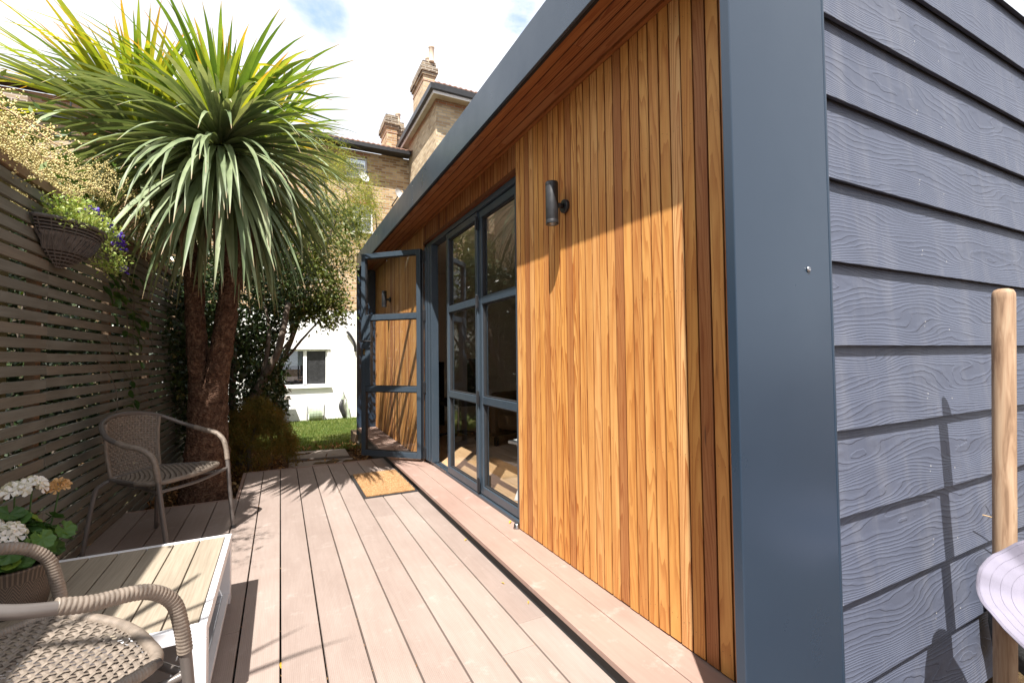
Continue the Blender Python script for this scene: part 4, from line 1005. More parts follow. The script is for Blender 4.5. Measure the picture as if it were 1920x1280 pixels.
# low maple
cen = []
MB0 = (-.22, 5.75, -.12)
for i in range(620):
    a = random.uniform(0, 2*PI); q = random.uniform(0, 1)**.5; el = random.uniform(0, 1)
    r_ = .40*q; x = -.23+r_*math.cos(a); y = 5.72+.36*q*math.sin(a); z = .64-.46*q**2.0 - random.uniform(0, .22)*q + .04*math.sin(a*5)
    cen.append((x, y, max(-.02, z)))
e = empty('japanese_maple', MB0, label='low mounded cutleaf maple in olive and bronze at the deck corner', cat='shrub')
V, F, r = leaf_cloud(np.array(cen)-np.array(MB0), 46, .028, .042, .9, .13); o = quads('foliage', V, F, 'maple', e, r); o['kind'] = 'stuff'
m = MB(); limb(m, [(-.28, 5.75, -.13), (-.3, 5.74, .1), (-.24, 5.76, .35)], .024, .012, 8, Vector(MB0)); limb(m, [(-.3, 5.74, .1), (-.40, 5.76, .3), (-.44, 5.76, .42)], .012, .005, 8, Vector(MB0)); m.build('trunk', 'twig', e, smooth=True)
bush('dark_shrub', (-.85, 5.6, -.14), [((-.82, 5.6, 1.3), (.2, .6, .75), 130), ((-1.0, 6.6, 1.9), (.55, .6, 1.1), 330), ((-.75, 5.9, .5), (.25, .5, .5), 60)], 20, .06, 'darkleaf', 'dark tangled shrub filling the corner between fence and palm trunk', 'shrub', [([(-.85, 5.6, -.14), (-.8, 5.7, .8), (-.85, 5.6, 1.7)], .03, .01)])
bush('laurel_shrub', (.0, 7.3, -.15), [((-.2, 7.3, .5), (.28, .3, .5), 90), ((-.5, 7.6, .9), (.5, .4, .9), 150)], 16, .085, 'darkleaf', 'glossy dark laurel in front of the white house wall', 'shrub', [([(0, 7.3, -.15), (-.05, 7.3, .5), (-.1, 7.3, 1.0)], .02, .008)])

# ------------------------------------------------------------------ the house beyond (drawn at 9.8 m, set 1.48 times farther and larger)
K = 1.48
def HX(V): V = np.asarray(V, float).copy(); V[:, 0] *= K; V[:, 1] *= K; V[:, 2] = 1.1+(V[:, 2]-1.1)*K; return V
house = empty('brick_house', (1.4*K, 9.8*K, -.75), label='three storey yellow brick house with white rendered ground floor behind the lawn', cat='house'); HL = np.array([1.4*K, 9.8*K, -.75])
def hb(name, boxes, mat, par=None, bev=0.):
    m = MB()
    for b in boxes: m.box(*b)
    off = HL if par is None else HL
    return m.build(name, mat, par or house, xf=lambda V: HX(V)-off, bevel=bev)
# facade with window openings: built as strips round the openings
def facade(x0, x1, z0, z1, y0, y1, holes, name, mat):
    xs_ = sorted(set([x0, x1]+[h[0] for h in holes]+[h[1] for h in holes])); bx = []
    for a_, b_ in zip(xs_[:-1], xs_[1:]):
        hz = sorted([(h[2], h[3]) for h in holes if h[0] <= a_+1e-6 and h[1] >= b_-1e-6]); z = z0
        for p, q in hz: bx.append((a_, b_, y0, y1, z, p)); z = q
        bx.append((a_, b_, y0, y1, z, z1))
    return hb(name, bx, mat)
WU = (1.175, 1.60, 4.80, 5.25); WM = (1.30, 1.715, 3.69, 4.27); WG = (.30, .835, .56, 1.265); WG2 = (-.45, .28, .56, 1.265)
facade(-4.5, 2.47, 2.05, 5.36, 9.8, 10.0, [WU, WM], 'brick_wall', 'brick')
facade(-4.5, 2.9, -.5, 2.048, 9.79, 10.0, [(-.06, .835, .56, 1.265)], 'rendered_wall', 'render')
hb('wall', [(-4.5, 2.47, 11.5, 11.7, -.5, 5.3)], 'brick')
def hwin(b, sash=True, cur='netcurtain', name='window'):
    x0, x1, z0, z1 = b; f_ = .028
    e = bpy.data.objects.new(name, None); col.objects.link(e); e.parent = house; e.location = (0, 0, 0)
    hb('frame', [(x0, x0+f_, 9.86, 9.92, z0, z1), (x1-f_, x1, 9.86, 9.92, z0, z1), (x0+f_, x1-f_, 9.86, 9.92, z0, z0+f_), (x0+f_, x1-f_, 9.86, 9.92, z1-f_, z1), (x0+f_, x1-f_, 9.865, 9.915, (z0+z1)/2-.014, (z0+z1)/2+.014)] + ([((x0+x1)/2-.006, (x0+x1)/2+.006, 9.87, 9.91, z0+f_, (z0+z1)/2-.014), ((x0+x1)/2-.006, (x0+x1)/2+.006, 9.87, 9.91, (z0+z1)/2+.014, z1-f_)] if cur == 'netcurtain' else []), 'upvc', e)
    hb('pane', [(x0+f_, x1-f_, 9.888, 9.892, z0+f_, z1-f_)], 'hglass', e)
    hb('curtain' if cur != 'dark' else 'dark_room', [(x0, x1, 9.97 if cur == 'netcurtain' else 10.2, 9.985 if cur == 'netcurtain' else 10.22, z0, z1)], cur, e)
    hb('sill', [(x0-.03, x1+.03, 9.76, 9.86, z0-.035, z0)], 'render', e)
hwin(WU, cur='dark'); hwin(WM)
# ground floor casement
e = bpy.data.objects.new('window', None); col.objects.link(e); e.parent = house
hb('frame', [(-.06, .835, 9.84, 9.9, 1.235, 1.265), (-.06, .835, 9.84, 9.9, .56, .59), (.805, .835, 9.84, 9.9, .59, 1.235), (-.06, -.03, 9.84, 9.9, .59, 1.235), (.40, .46, 9.83, 9.905, .59, 1.235)], 'upvc', e)
hb('blind', [(.46, .805, 9.872, 9.876, .59, 1.235)], 'blind', e); hb('pane', [(-.03, .40, 9.868, 9.872, .59, 1.235)], 'hglass', e)
hb('dark_room', [(-.05, .45, 9.95, 9.96, .58, .95)], 'blind', e); hb('roller_blind', [(-.05, .45, 9.95, 9.96, .95, 1.25)], 'netcurtain', e)
hb('sill', [(-.12, .90, 9.73, 9.84, .52, .56)], 'render', e); hb('lintel', [(-.1, .88, 9.76, 9.79, 1.268, 1.295)], 'render', e)
# string of red brick over the middle window, roof, gutter
hb('brick_arch', [(1.24, 1.775, 9.785, 9.8, 4.272, 4.36)], 'brickred'); hb('brick_arch', [(1.12, 1.65, 9.785, 9.8, 5.252, 5.33)], 'brickred')
hb('gutter', [(-4.6, 2.44, 9.46, 9.56, 5.33, 5.40)], 'gutter'); hb('soffit', [(-4.6, 2.46, 9.56, 9.80, 5.37, 5.395)], 'gutter')
m = MB(); m.add([(-4.6, 9.5, 5.40), (2.47, 9.5, 5.40), (2.47, 10.9, 6.0), (-4.6, 10.9, 6.0), (-4.6, 9.5, 5.36), (2.47, 9.5, 5.36), (2.47, 10.9, 5.9), (-4.6, 10.9, 5.9)], [(0, 1, 2, 3), (4, 7, 6, 5), (0, 4, 5, 1), (3, 2, 6, 7), (0, 3, 7, 4), (1, 5, 6, 2)]); m.build('roof', 'tile', house, xf=lambda V: HX(V)-HL)
# tiles along the visible roof edges
m = MB()
for i in range(90): x = -2+i*.05; m.box(x, x+.046, 9.47, 9.60, 5.400+.012*(i % 2), 5.425+.012*(i % 2))
o = m.build('roof_tiles', 'tile', house, xf=lambda V: HX(V)-HL); o['kind'] = 'stuff'
# rear wing, taller
hb('wing_wall', [(2.47, 2.60, 7.84, 9.80, -.5, 5.70), (2.60, 5.2, 7.84, 8.0, -.5, 5.70)], 'brick2')
hb('brick_course', [(2.462, 2.47, 7.832, 9.7, 5.62, 5.70), (2.47, 5.2, 7.832, 7.84, 5.62, 5.70)], 'brickred')
hb('wing_soffit', [(2.34, 5.3, 7.58, 10.2, 5.702, 5.72)], 'soffitw'); hb('wing_gutter', [(2.28, 2.34, 7.53, 10.2, 5.70, 5.80), (2.34, 5.3, 7.52, 7.58, 5.70, 5.80)], 'gutter')
hb('wing_fascia', [(2.3405, 2.355, 7.582, 10.2, 5.65, 5.70), (2.355, 5.3, 7.582, 7.595, 5.65, 5.70)], 'upvc')
m = MB(); m.add([(2.30, 7.54, 5.805), (5.3, 7.54, 5.805), (5.3, 10.3, 5.805), (2.30, 10.3, 5.805), (3.6, 8.8, 6.45), (5.3, 8.8, 6.45)], [(0, 1, 5, 4), (0, 4, 3), (2, 3, 4, 5), (0, 3, 2, 1), (1, 2, 5)]); m.build('wing_roof', 'tile', house, xf=lambda V: HX(V)-HL)
m = MB()
for i in range(40): x = 2.36+i*.05; m.box(x, x+.046, 7.54, 7.65, 5.806+.012*(i % 2), 5.83+.012*(i % 2))
o = m.build('roof_tiles', 'tile', house, xf=lambda V: HX(V)-HL); o['kind'] = 'stuff'
# chimneys
def chimney(x0, x1, y0, y1, z0, z1, pots, mat='brick2', cap='brickdark', lean=0):
    c = hb('chimney', [(x0, x1, y0, y1, z0, z1-.28)], mat)
    e_ = c
    def sub(n, boxes, mt):
        m = MB()
        for b in boxes: m.box(*b)
        o = m.build(n, mt, c, xf=lambda V: HX(V)-HL); return o
    sub('brick_band', [(x0-.010, x1+.010, y0-.010, y1+.010, z1-.40, z1-.37)], 'brickred')
    sub('cap', [(x0-.03, x1+.03, y0-.03, y1+.03, z1-.28, z1-.22), (x0-.055, x1+.055, y0-.055, y1+.055, z1-.22, z1-.12), (x0-.02, x1+.02, y0-.02, y1+.02, z1-.12, z1)], cap)
    for (px, py, h_) in pots:
        m = MB(); m.lathe([(.062, 0), (.058, .03), (.050, .05), (.052, h_-.05), (.062, h_-.04), (.062, h_), (.045, h_)], (px, py, z1), 14); m.build('chimney_pot', 'cpot', c, smooth=True, xf=lambda V: HX(V)-HL)
    return c
chimney(2.56, 2.80, 8.95, 9.75, 5.6, 7.08, [(2.73, 8.95, .34), (2.72, 9.15, .22), (2.72, 9.32, .18), (2.72, 9.5, .16)])
chimney(2.10, 2.33, 10.3, 10.9, 5.4, 6.52, [], 'brick', 'brickdark')
chimney(2.345, 2.48, 10.35, 10.75, 5.4, 6.42, [(2.38, 10.42, .24), (2.42, 10.62, .26)], 'brickdark')
# satellite dishes, on the house wall
def dish(x, z, r_, rot, label):
    e = empty('satellite_dish', tuple(HX([(x, 9.62, z)])[0]), label=label, cat='satellite dish', group='satellite dishes on the house')
    e.rotation_euler = rot; prof = [(r_*t, .0-(1-t*t)*r_*.28) for t in np.linspace(0, 1, 7)]
    m = MB(); m.lathe(prof+[(r_*.99, .006)]+[(p, q+.006) for p, q in prof[::-1]], seg=26, cap=False); m.build('reflector', 'dish', e, smooth=True)
    m = MB(); m.tube([(0, -r_*.9, 0), (0, -r_*.55, r_*.75), (0, -r_*.1, r_*1.0)], .012, 6); m.tube([(0, -.03, r_*.98), (0, .05, r_*.92)], .03, 8); m.build('feed_arm', 'gutter', e)
    m = MB(); m.tube([(0, 0, -r_*.25), (0, -.05, -r_*.6), (0, -.2, -.42)], .018, 6); m.build('bracket', 'gutter', e)
dish(1.50, 4.78, .19, (R(70), 0, R(28)), 'round white satellite dish below the top sash window')
dish(2.23, 4.52, .19, (R(72), 0, R(35)), 'round grey satellite dish low beside the rear wing corner')
# things along the white wall
def hthing(name, label, cat, parts, loc):
    L0 = HX([loc])[0]; e = empty(name, tuple(L0), label=label, cat=cat)
    for n_, mt, fn in parts:
        m = MB(); fn(m); m.build(n_, mt, e, smooth=False, xf=lambda V: HX(V)-L0)
    return e
def ring(m, c, r_, ax, rad, n_=20):
    P = []
    for t in np.linspace(0, 2*PI, n_+1)[:-1]:
        P.append((c[0]+r_*math.cos(t), c[1], c[2]+r_*math.sin(t)) if ax == 'y' else (c[0], c[1]+r_*math.cos(t), c[2]+r_*math.sin(t)))
    m.tube(P, rad, 6, closed=True)
hthing('hose_reel', 'small hose reel with pale hose on the grass by the white wall', 'hose reel', [
    ('hose', 'hose', lambda m: [ring(m, (.50+k*.026, 9.58, .06), .135, 'x', .014) for k in range(9)]),
    ('frame', 'steel', lambda m: (m.tube([(.46, 9.45, -.13), (.46, 9.52, .2), (.46, 9.64, .2), (.46, 9.72, -.13)], .007, 6), m.tube([(.76, 9.45, -.13), (.76, 9.52, .2), (.76, 9.64, .2), (.76, 9.72, -.13)], .007, 6), m.tube([(.46, 9.58, .21), (.76, 9.58, .21)], .007, 6)))], (.6, 9.58, -.14))
hthing('wall_tap', 'outdoor tap with coiled hose and black bag on the white wall', 'tap', [
    ('pipe', 'steel', lambda m: (m.tube([(1.13, 9.77, -.12), (1.13, 9.77, .42)], .010, 6), m.tube([(1.13, 9.77, .40), (1.13, 9.70, .42), (1.13, 9.69, .38)], .012, 6))),
    ('hose', 'hose', lambda m: [m.tube(catmull([(1.12, 9.70, .38), (1.06+k*.03, 9.68, .2), (1.10+k*.03, 9.66, -.05), (1.2+k*.02, 9.68, -.11), (1.18, 9.70, .25)], 6), .008, 5) for k in range(3)]),
    ('bag', 'blind', lambda m: m.tube(catmull([(1.10, 9.66, .28), (1.07, 9.64, .15), (1.12, 9.64, -.0), (1.14, 9.66, -.12)], 5), [.02+.03*math.sin(PI*i/15) for i in range(16)], 10))], (1.13, 9.7, -.14))
hthing('storage_box', 'dark grey slatted storage box under the ground floor window', 'storage box', [
    ('side_board', 'felt', lambda m: [m.box(-.3, .14, 9.18, 9.62, -.18+k*.09, -.18+k*.09+.084) for k in range(6)]),
    ('lid', 'slab', lambda m: m.box(-.33, .17, 9.15, 9.65, .362, .40))], (-.1, 9.4, -.2))
hthing('hand_tool', 'small red handled tool standing on the storage box lid', 'hand tool', [
    ('handle', 'red', lambda m: m.tube([(.05, 9.35, .46), (.075, 9.35, .60)], [.012, .016], 8)), ('base', 'dish', lambda m: m.tube([(.04, 9.35, .40), (.05, 9.35, .46)], [.05, .03], 10))], (.05, 9.35, .40))
# hose bib cable on the white wall near the garden room
hthing('bent_pipe', 'black curved pipe end fixed high on the white wall', 'pipe', [('pipe', 'gutter', lambda m: m.tube(catmull([(1.36, 9.75, 1.22), (1.33, 9.72, 1.40), (1.25, 9.72, 1.55), (1.19, 9.74, 1.62)], 5), [.03]*6+[.026]*10, 8))], (1.36, 9.75, 1.2))
# neighbouring houses far left
nh = empty('neighbour_house', (-4.6, 12.6, -.7), label='brick terrace house far left, its chimney showing above the seed heads', cat='house')
def nb_(name, b, mat): m = MB(); m.box(*[v-(-4.6 if i < 2 else 12.6 if i < 4 else -.7) for i, v in enumerate(b)]); return m.build(name, mat, nh)
nb_('wall', (-6.2, -3.75, 12.2, 14, -.7, 5.9), 'brick2'); nb_('gutter', (-6.3, -3.65, 12.0, 12.2, 5.9, 6.05), 'gutter')
m = MB(); m.add([(-1.7, -.6, 6.76), (1.05, -.6, 6.76), (1.05, 1.2, 7.4), (-1.7, 1.2, 7.4), (1.05, 1.2, 6.7), (-1.7, 1.2, 6.7)], [(0, 1, 2, 3), (1, 4, 2), (0, 3, 5), (3, 2, 4, 5), (0, 5, 4, 1)]); m.build('roof', 'tile', nh)
nb_('chimney', (-5.0, -4.6, 12.6, 13.0, 5.9, 6.5), 'brickdark')
nb_('window', (-5.5, -4.9, 12.17, 12.2, 3.6, 4.9), 'upvc')
nh2 = empty('terrace_house', (-6.0, 10.0, -.7), label='tall brick house wall at the far left edge above the shrub', cat='house')
m = MB(); m.box(-2.0, .85, -.2, 1.5, 0, 6.55); m.build('wall', 'brickdark', nh2)
m = MB(); m.box(-2.1, .9, -.3, 1.6, 6.55, 6.75); m.build('roof', 'tile', nh2)
an = empty('tv_aerial', (-3.72, 11.9, 5.4), label='thin television aerial mast against the sky at far left', cat='aerial')
m = MB(); m.tube([(0, 0, 0), (0, 0, 1.25)], .016, 6); m.build('mast', 'gutter', an)
m = MB(); m.tube([(-.35, 0, 1.25), (.25, 0, 1.22)], .010, 5)
for k in range(6): m.tube([(-.3+k*.1, -.12, 1.24), (-.3+k*.1, .12, 1.24)], .006, 4)
m.build('antenna', 'gutter', an)

# ------------------------------------------------------------------ timber block at the far wing
tb = MB(); tb.box(-.07, .07, -.25, .25, -.12, .10); tag(tb.build('timber_sleeper', 'fence_rail', loc=(1.05, 7.3, -.12), bevel=.006), 'short weathered timber block at the far foot of the garden room', 'timber block')

# ------------------------------------------------------------------ doormat
dm = empty('doormat', (.80, 4.14, 0), label='tan coir doormat with a black rubber border on the deck', cat='doormat')
mx0, mx1, my0, my1 = -.215, .215, -.385, .41
m = MB(); m.box(mx0, mx1, my0, my1, .0008, .008); m.build('rubber_border', 'rubber', dm, bevel=.002)
m = MB(); m.box(mx0+.022, mx1-.022, my0+.022, my1-.022, .0085, .016); m.build('coir_pile', 'coir', dm)
n = 16000; x = rng.uniform(mx0+.022, mx1-.022, n); y = rng.uniform(my0+.022, my1-.022, n); a = rng.uniform(0, 2*PI, n)
dx, dy = np.cos(a)*.0011, np.sin(a)*.0011; lx, ly = rng.normal(0, .007, n), rng.normal(0, .007, n); z = np.full(n, .014)
V = np.stack([np.stack([x-dx, y-dy, z], 1), np.stack([x+dx, y+dy, z], 1), np.stack([x+lx, y+ly, z+rng.uniform(.004, .013, n)], 1)], 1).reshape(-1, 3)
o = quads('bristles', V, np.arange(3*n).reshape(n, 3), 'coirf', dm, np.repeat(rng.uniform(0, 1, n), 3)); o['kind'] = 'stuff'

# ------------------------------------------------------------------ coffee table
tx0, tx1, ty0, ty1, tz = -1.0, -.197, 1.70, 2.515, .295
tb_ = empty('coffee_table', ((tx0+tx1)/2, (ty0+ty1)/2, 0), label='low white metal coffee table with sand coloured slatted top', cat='coffee table'); TO = Vector(tb_.location)
def tbx(name, b, mat, bev=.002):
    m = MB(); m.box(b[0]-TO.x, b[1]-TO.x, b[2]-TO.y, b[3]-TO.y, b[4], b[5]); return m.build(name, mat, tb_, bevel=bev)
fw = .022
tbx('frame_rail', (tx0, tx1, ty1-fw, ty1, tz-.042, tz), 'white'); tbx('frame_rail', (tx0, tx1, ty0, ty0+fw, tz-.042, tz), 'white')
tbx('frame_rail', (tx0, tx0+fw, ty0+fw+.0005, ty1-fw-.0005, tz-.042, tz), 'white'); tbx('frame_rail', (tx1-fw, tx1, ty0+fw+.0005, ty1-fw-.0005, tz-.042, tz), 'white')
for x in (tx0, tx1-.055):
    for y in (ty0, ty1-.055): tbx('leg', (x, x+.055, y, y+.055, 0, tz-.0425), 'white')
tbx('lower_rail', (tx1-.028, tx1-.004, ty0+.056, ty1-.056, .03, .05), 'white'); tbx('lower_rail', (tx0+.004, tx0+.028, ty0+.056, ty1-.056, .03, .05), 'white')
tbx('lower_shelf', (tx0+.03, tx1-.03, ty0+.03, ty1-.03, .036, .044), 'shelf')
nsl = 8; x = tx0+fw+.001; wsl = (tx1-fw-.001-x)/nsl
for k in range(nsl): board('slat', tb_, x+k*wsl+.002-TO.x, x+(k+1)*wsl-.003-TO.x, ty0+fw+.001-TO.y, ty1-fw-.001-TO.y, tz-.014, tz-.0015, 'tabletop', .0012)
m = MB(); m.box(tx0+fw-TO.x, tx1-fw-TO.x, ty0+fw-TO.y, ty1-fw-TO.y, tz-.040, tz-.030); 

# ------------------------------------------------------------------ armchairs
def weave(S, nu, nv, wu, amp, th=.0012, par=None, name='woven_seat', inside=None):
    m = MB()
    def nrm(u, v):
        e = 1e-3; a = S(u+e, v)-S(u-e, v); b = S(u, v+e)-S(u, v-e); n_ = a.cross(b); return n_.normalized()
    for d in (0, 1):
        n_ = nu if d == 0 else nv; k_ = nv if d == 0 else nu
        for i in range(n_):
            fixed = (i+.5)/n_; P = []; prev = None; rows_ = []
            for j in range(2*k_+1):
                t = j/(2*k_); q = j//2 if False else j/2.0
                off = amp*math.cos(PI*(q-.5))*0
                # over and under two at a time
                ph = (q-.5 + i) ; off = amp*math.sin(PI*(q + i*1.0)) * (1 if d == 0 else -1)
                u, v = (fixed, t) if d == 0 else (t, fixed)
                c = S(u, v); nn = nrm(u, v); ee = 1e-3
                tg = (S(u, min(1, v+ee))-S(u, max(0, v-ee))) if d == 0 else (S(min(1, u+ee), v)-S(max(0, u-ee), v)); tg.normalize()
                sdv = nn.cross(tg); rows_.append([c+nn*off+sdv*wu/2, c+nn*(off+th), c+nn*off-sdv*wu/2, c+nn*(off-th)])
            V = [tuple(p) for r_ in rows_ for p in r_]; F = [(a*4+b, a*4+(b+1) % 4, (a+1)*4+(b+1) % 4, (a+1)*4+b) for a in range(len(rows_)-1) for b in range(4)]
            m.add(V, F)
    return m.build(name, 'weave', par)
def ridged(m, pts, r0, pitch_, amp=.0014, seg=14, helix=True):
    P = catmull(pts, 40); L_ = [0]
    for a, b in zip(P[:-1], P[1:]): L_.append(L_[-1]+(b-a).length)
    tot = L_[-1]; n_ = int(tot/pitch_*5)
    Lq = np.linspace(0, tot, n_); A = np.array([p[:] for p in P]); Q = [Vector([np.interp(s_, L_, A[:, c]) for c in range(3)]) for s_ in Lq]
    V = []; nr = None
    for i, p in enumerate(Q):
        t = (Q[min(i+1, n_-1)]-Q[max(i-1, 0)]).normalized()
        if nr is None: nr = t.orthogonal().normalized()
        nr = (nr-t*nr.dot(t)).normalized(); bn = t.cross(nr)
        for k in range(seg):
            a = 2*PI*k/seg; ph = Lq[i]/pitch_ + (a/(2*PI) if helix else 0)
            r_ = r0+amp*(abs(math.sin(PI*ph))**.6)
            V.append(tuple(p+nr*math.cos(a)*r_+bn*math.sin(a)*r_))
    F = [(i*seg+k, i*seg+(k+1) % seg, (i+1)*seg+(k+1) % seg, (i+1)*seg+k) for i in range(n_-1) for k in range(seg)]
    F.append(tuple(range(seg))[::-1]); F.append(tuple((n_-1)*seg+k for k in range(seg))); m.add(V, F)
def make_chair(loc, rz, label, pw=.0085, fine=26):
    c = empty('garden_armchair', loc, rz, label, 'armchair', 'taupe wicker armchairs on the deck')
    hoop = [(.255, .262, 0), (.222, .270, .25), (.196, .278, .47), (.170, .280, .565), (.115, .284, .612), (.02, .288, .635), (-.10, .272, .675), (-.20, .205, .735), (-.245, .11, .765), (-.258, 0, .775)]
    full = hoop+[(x, -y, z) for x, y, z in hoop[-2::-1]]
    C = catmull(full, 10); m = MB(); m.tube(C, .0125, 14); m.build('frame_tube', 'chair', c, smooth=True)
    for s_ in (1, -1):
        m = MB(); ridged(m, [(.200, .277*s_, .44), (.190, .279*s_, .50), (.170, .280*s_, .565), (.115, .284*s_, .612), (.02, .288*s_, .635), (-.03, .2835*s_, .652)], .0135, pw, .0022); m.build('arm_wrap', 'wrap', c, smooth=True)
        m = MB(); m.tube([(.2555, .2615*s_, 0), (.253, .2622*s_, .02)], .0138, 12); m.build('foot_cap', 'rubber', c)
        m = MB(); m.tube(catmull([(-.165, .165*s_, .425), (-.20, .195*s_, .40), (-.228, .215*s_, .34), (-.262, .248*s_, 0)], 6), .0115, 12); m.build('leg', 'chair', c, smooth=True)
        m = MB(); m.tube(catmull([(.205, .272*s_, .385), (.15, .235*s_, .372), (.02, .16*s_, .372), (-.14, .155*s_, .40)], 6), .009, 10); m.build('seat_brace', 'chair', c, smooth=True)
    # seat outline: (x, halfwidth)
    def SS(u, v):        # u across 0..1, v back..front
        hw = .172+.075*min(1, v*1.5) - .02*max(0, v-.75)*4*.5
        x = -.175 + v*(.375 + .045*math.cos(PI*(u-.5)) - .03)
        return Vector((x, (u-.5)*2*hw, .425 - .012*math.sin(PI*u)*math.sin(PI*v)))
    weave(SS, fine, fine-3, .0105, .0028, par=c)
    rim = [SS(0, v) for v in np.linspace(0, 1, 7)]+[SS(u, 1) for u in np.linspace(.12, .88, 8)]+[SS(1, v) for v in np.linspace(1, 0, 7)]
    m = MB(); m.tube([p+Vector((0, 0, -.003)) for p in catmull([tuple(p) for p in [SS(0, v) for v in np.linspace(0, 1, 5)]], 5)], .0105, 10); m.tube([p+Vector((0, 0, -.003)) for p in [SS(1, v) for v in np.linspace(0, 1, 12)]], .0105, 10); m.tube([SS(u, 0) for u in np.linspace(0, 1, 6)], .0095, 8); m.build('seat_rail', 'chair', c, smooth=True)
    m = MB(); ridged(m, [tuple(SS(0, v)+Vector((0, 0, -.003))) for v in (.62, .8, .93)]+[tuple(SS(u, 1)+Vector((0, 0, -.003))) for u in (.06, .2, .35, .5, .65, .8, .94)]+[tuple(SS(1, v)+Vector((0, 0, -.003))) for v in (.93, .8, .62)], .0125, pw*.7, .0015); m.build('seat_edge_wrap', 'wrap', c, smooth=True)
    m = MB(); m.tube(catmull([(.203, .272, .385), (.205, .12, .375), (.21, 0, .372), (.205, -.12, .375), (.203, -.272, .385)], 6), .009, 10); m.build('front_brace', 'chair', c, smooth=True)
    def SBk(u, v):       # back: v from seat to hoop
        y = (u-.5)*2; top = Vector((-.258+.062*abs(y)**2.2, y*.185, .765-.028*abs(y)**2)); bot = Vector((-.175-.012*(1-y*y), y*.168, .428))
        p = bot.lerp(top, v); p.x -= .022*math.sin(PI*v)*(1-.5*y*y); return p
    weave(SBk, fine-4, fine-4, .0105, .0026, par=c, name='woven_back')
    for s_ in (0, 1):
        m = MB(); ridged(m, [tuple(SBk(s_, v)) for v in (0, .25, .5, .75, 1)], .0095, .006, .001); m.build('back_edge_wrap', 'wrap', c, smooth=True)
    return c
ch1 = make_chair((-.62, 3.44, 0), R(-30), 'taupe wicker armchair by the fence, in front of the palm trunk')
ch2 = make_chair((-.52, 1.38, 0), R(39), 'taupe wicker armchair nearest the camera, beside the geranium pot')

# ------------------------------------------------------------------ geranium in pot
px_, py_ = -.80, 2.10
pot = empty('potted_geranium', (px_+.015, py_+.0, tz-.0015), label='white flowered geranium in a brown patterned pot on the coffee table', cat='potted plant')
s = NT('patterned brown pot'); o_ = s.sep(s.tc.outputs['Object']); ang = s.ma('ARCTAN2', o_[1], o_[0])
band1 = s.ma('GREATER_THAN', o_[2], .098); st1 = s.ma('GREATER_THAN', s.ma('SINE', s.ma('MULTIPLY', ang, 64.)), .3)
chev = s.ma('PINGPONG', s.ma('MULTIPLY', ang, 7.), 1.); st2 = s.ma('GREATER_THAN', s.ma('SINE', s.ma('ADD', s.ma('MULTIPLY', o_[2], 620.), s.ma('MULTIPLY', chev, 16.))), .35)
pat = s.ma('ADD', s.ma('MULTIPLY', band1, st1), s.ma('MULTIPLY', s.ma('SUBTRACT', 1., band1), st2))
c = s.mix(s.ma('MULTIPLY', pat, .75), (.105, .085, .075), (.26, .20, .15))
MT['pot'] = s.fin(c, .6, s.bump(pat, .5, .001), spec=.3)
m = MB(); m.lathe([(.075, 0), (.082, .002), (.094, .06), (.108, .128), (.112, .130), (.112, .136), (.104, .137), (.100, .112)], seg=48, cap=False); m.add([(.08*math.cos(t), .08*math.sin(t), .001) for t in np.linspace(0, 2*PI, 24)[:-1]], [tuple(range(23))]); m.build('pot', 'pot', pot, smooth=True)
m = MB(); m.lathe([(.104, .112), (.05, .118), (0., .12)], seg=24, cap=False); m.build('soil', 'soil', pot)
def ger_leaf(name, r_, mat='geran'):
    V = [(0, 0, 0)]; n_ = 27
    for k in range(n_):
        a = R(18)+ (2*PI-R(36))*k/(n_-1); rr_ = r_*(1+.07*math.sin(a*7.5))*(.92+.12*math.sin(a/2)); z = .18*r_*math.cos(a*7)*.35+.22*r_
        V.append((rr_*math.cos(a)*-1, rr_*math.sin(a), z))
    for k in range(n_):
        a = R(18)+(2*PI-R(36))*k/(n_-1); V.append((-.55*r_*math.cos(a), .55*r_*math.sin(a), .05*r_*math.cos(a*7)+.06*r_))
    F = [(0, n_+1+k, n_+2+k) for k in range(n_-1)]+[(n_+1+k, 1+k, 2+k, n_+2+k) for k in range(n_-1)]
    me = bpy.data.meshes.new(name); me.from_pydata(V, [], F); me.polygons.foreach_set('use_smooth', [True]*len(F)); me.materials.append(MT[mat]); me.update(); return me
gls = [ger_leaf('leaf', .030), ger_leaf('leaf', .023), ger_leaf('leaf', .036)]
gy = [ger_leaf('leaf', .024, 'petunia')]
stm = MB()
for i in range(92):
    a = random.uniform(0, 2*PI); q = random.uniform(.02, .14); z = .15+random.uniform(0, .145)*(1-q/.26); x, y = q*math.cos(a), q*math.sin(a)
    o = bpy.data.objects.new('leaf', random.choice(gls if i % 11 else gy)); col.objects.link(o); o.parent = pot; o.location = (x, y, z)
    o.rotation_euler = (random.uniform(-.4, .4), random.uniform(.0, .8)+q*2, a); s_ = random.uniform(.75, 1.15); o.scale = (s_,)*3
    stm.tube(catmull([(x*.25, y*.25, .11), (x*.6, y*.6, z*.75+.02), (x, y, z)], 4), .0016, 5, False)
petal = mk_blossom('petal', .0195, .28); petal_o = mk_blossom('petal_old', .014, .7)
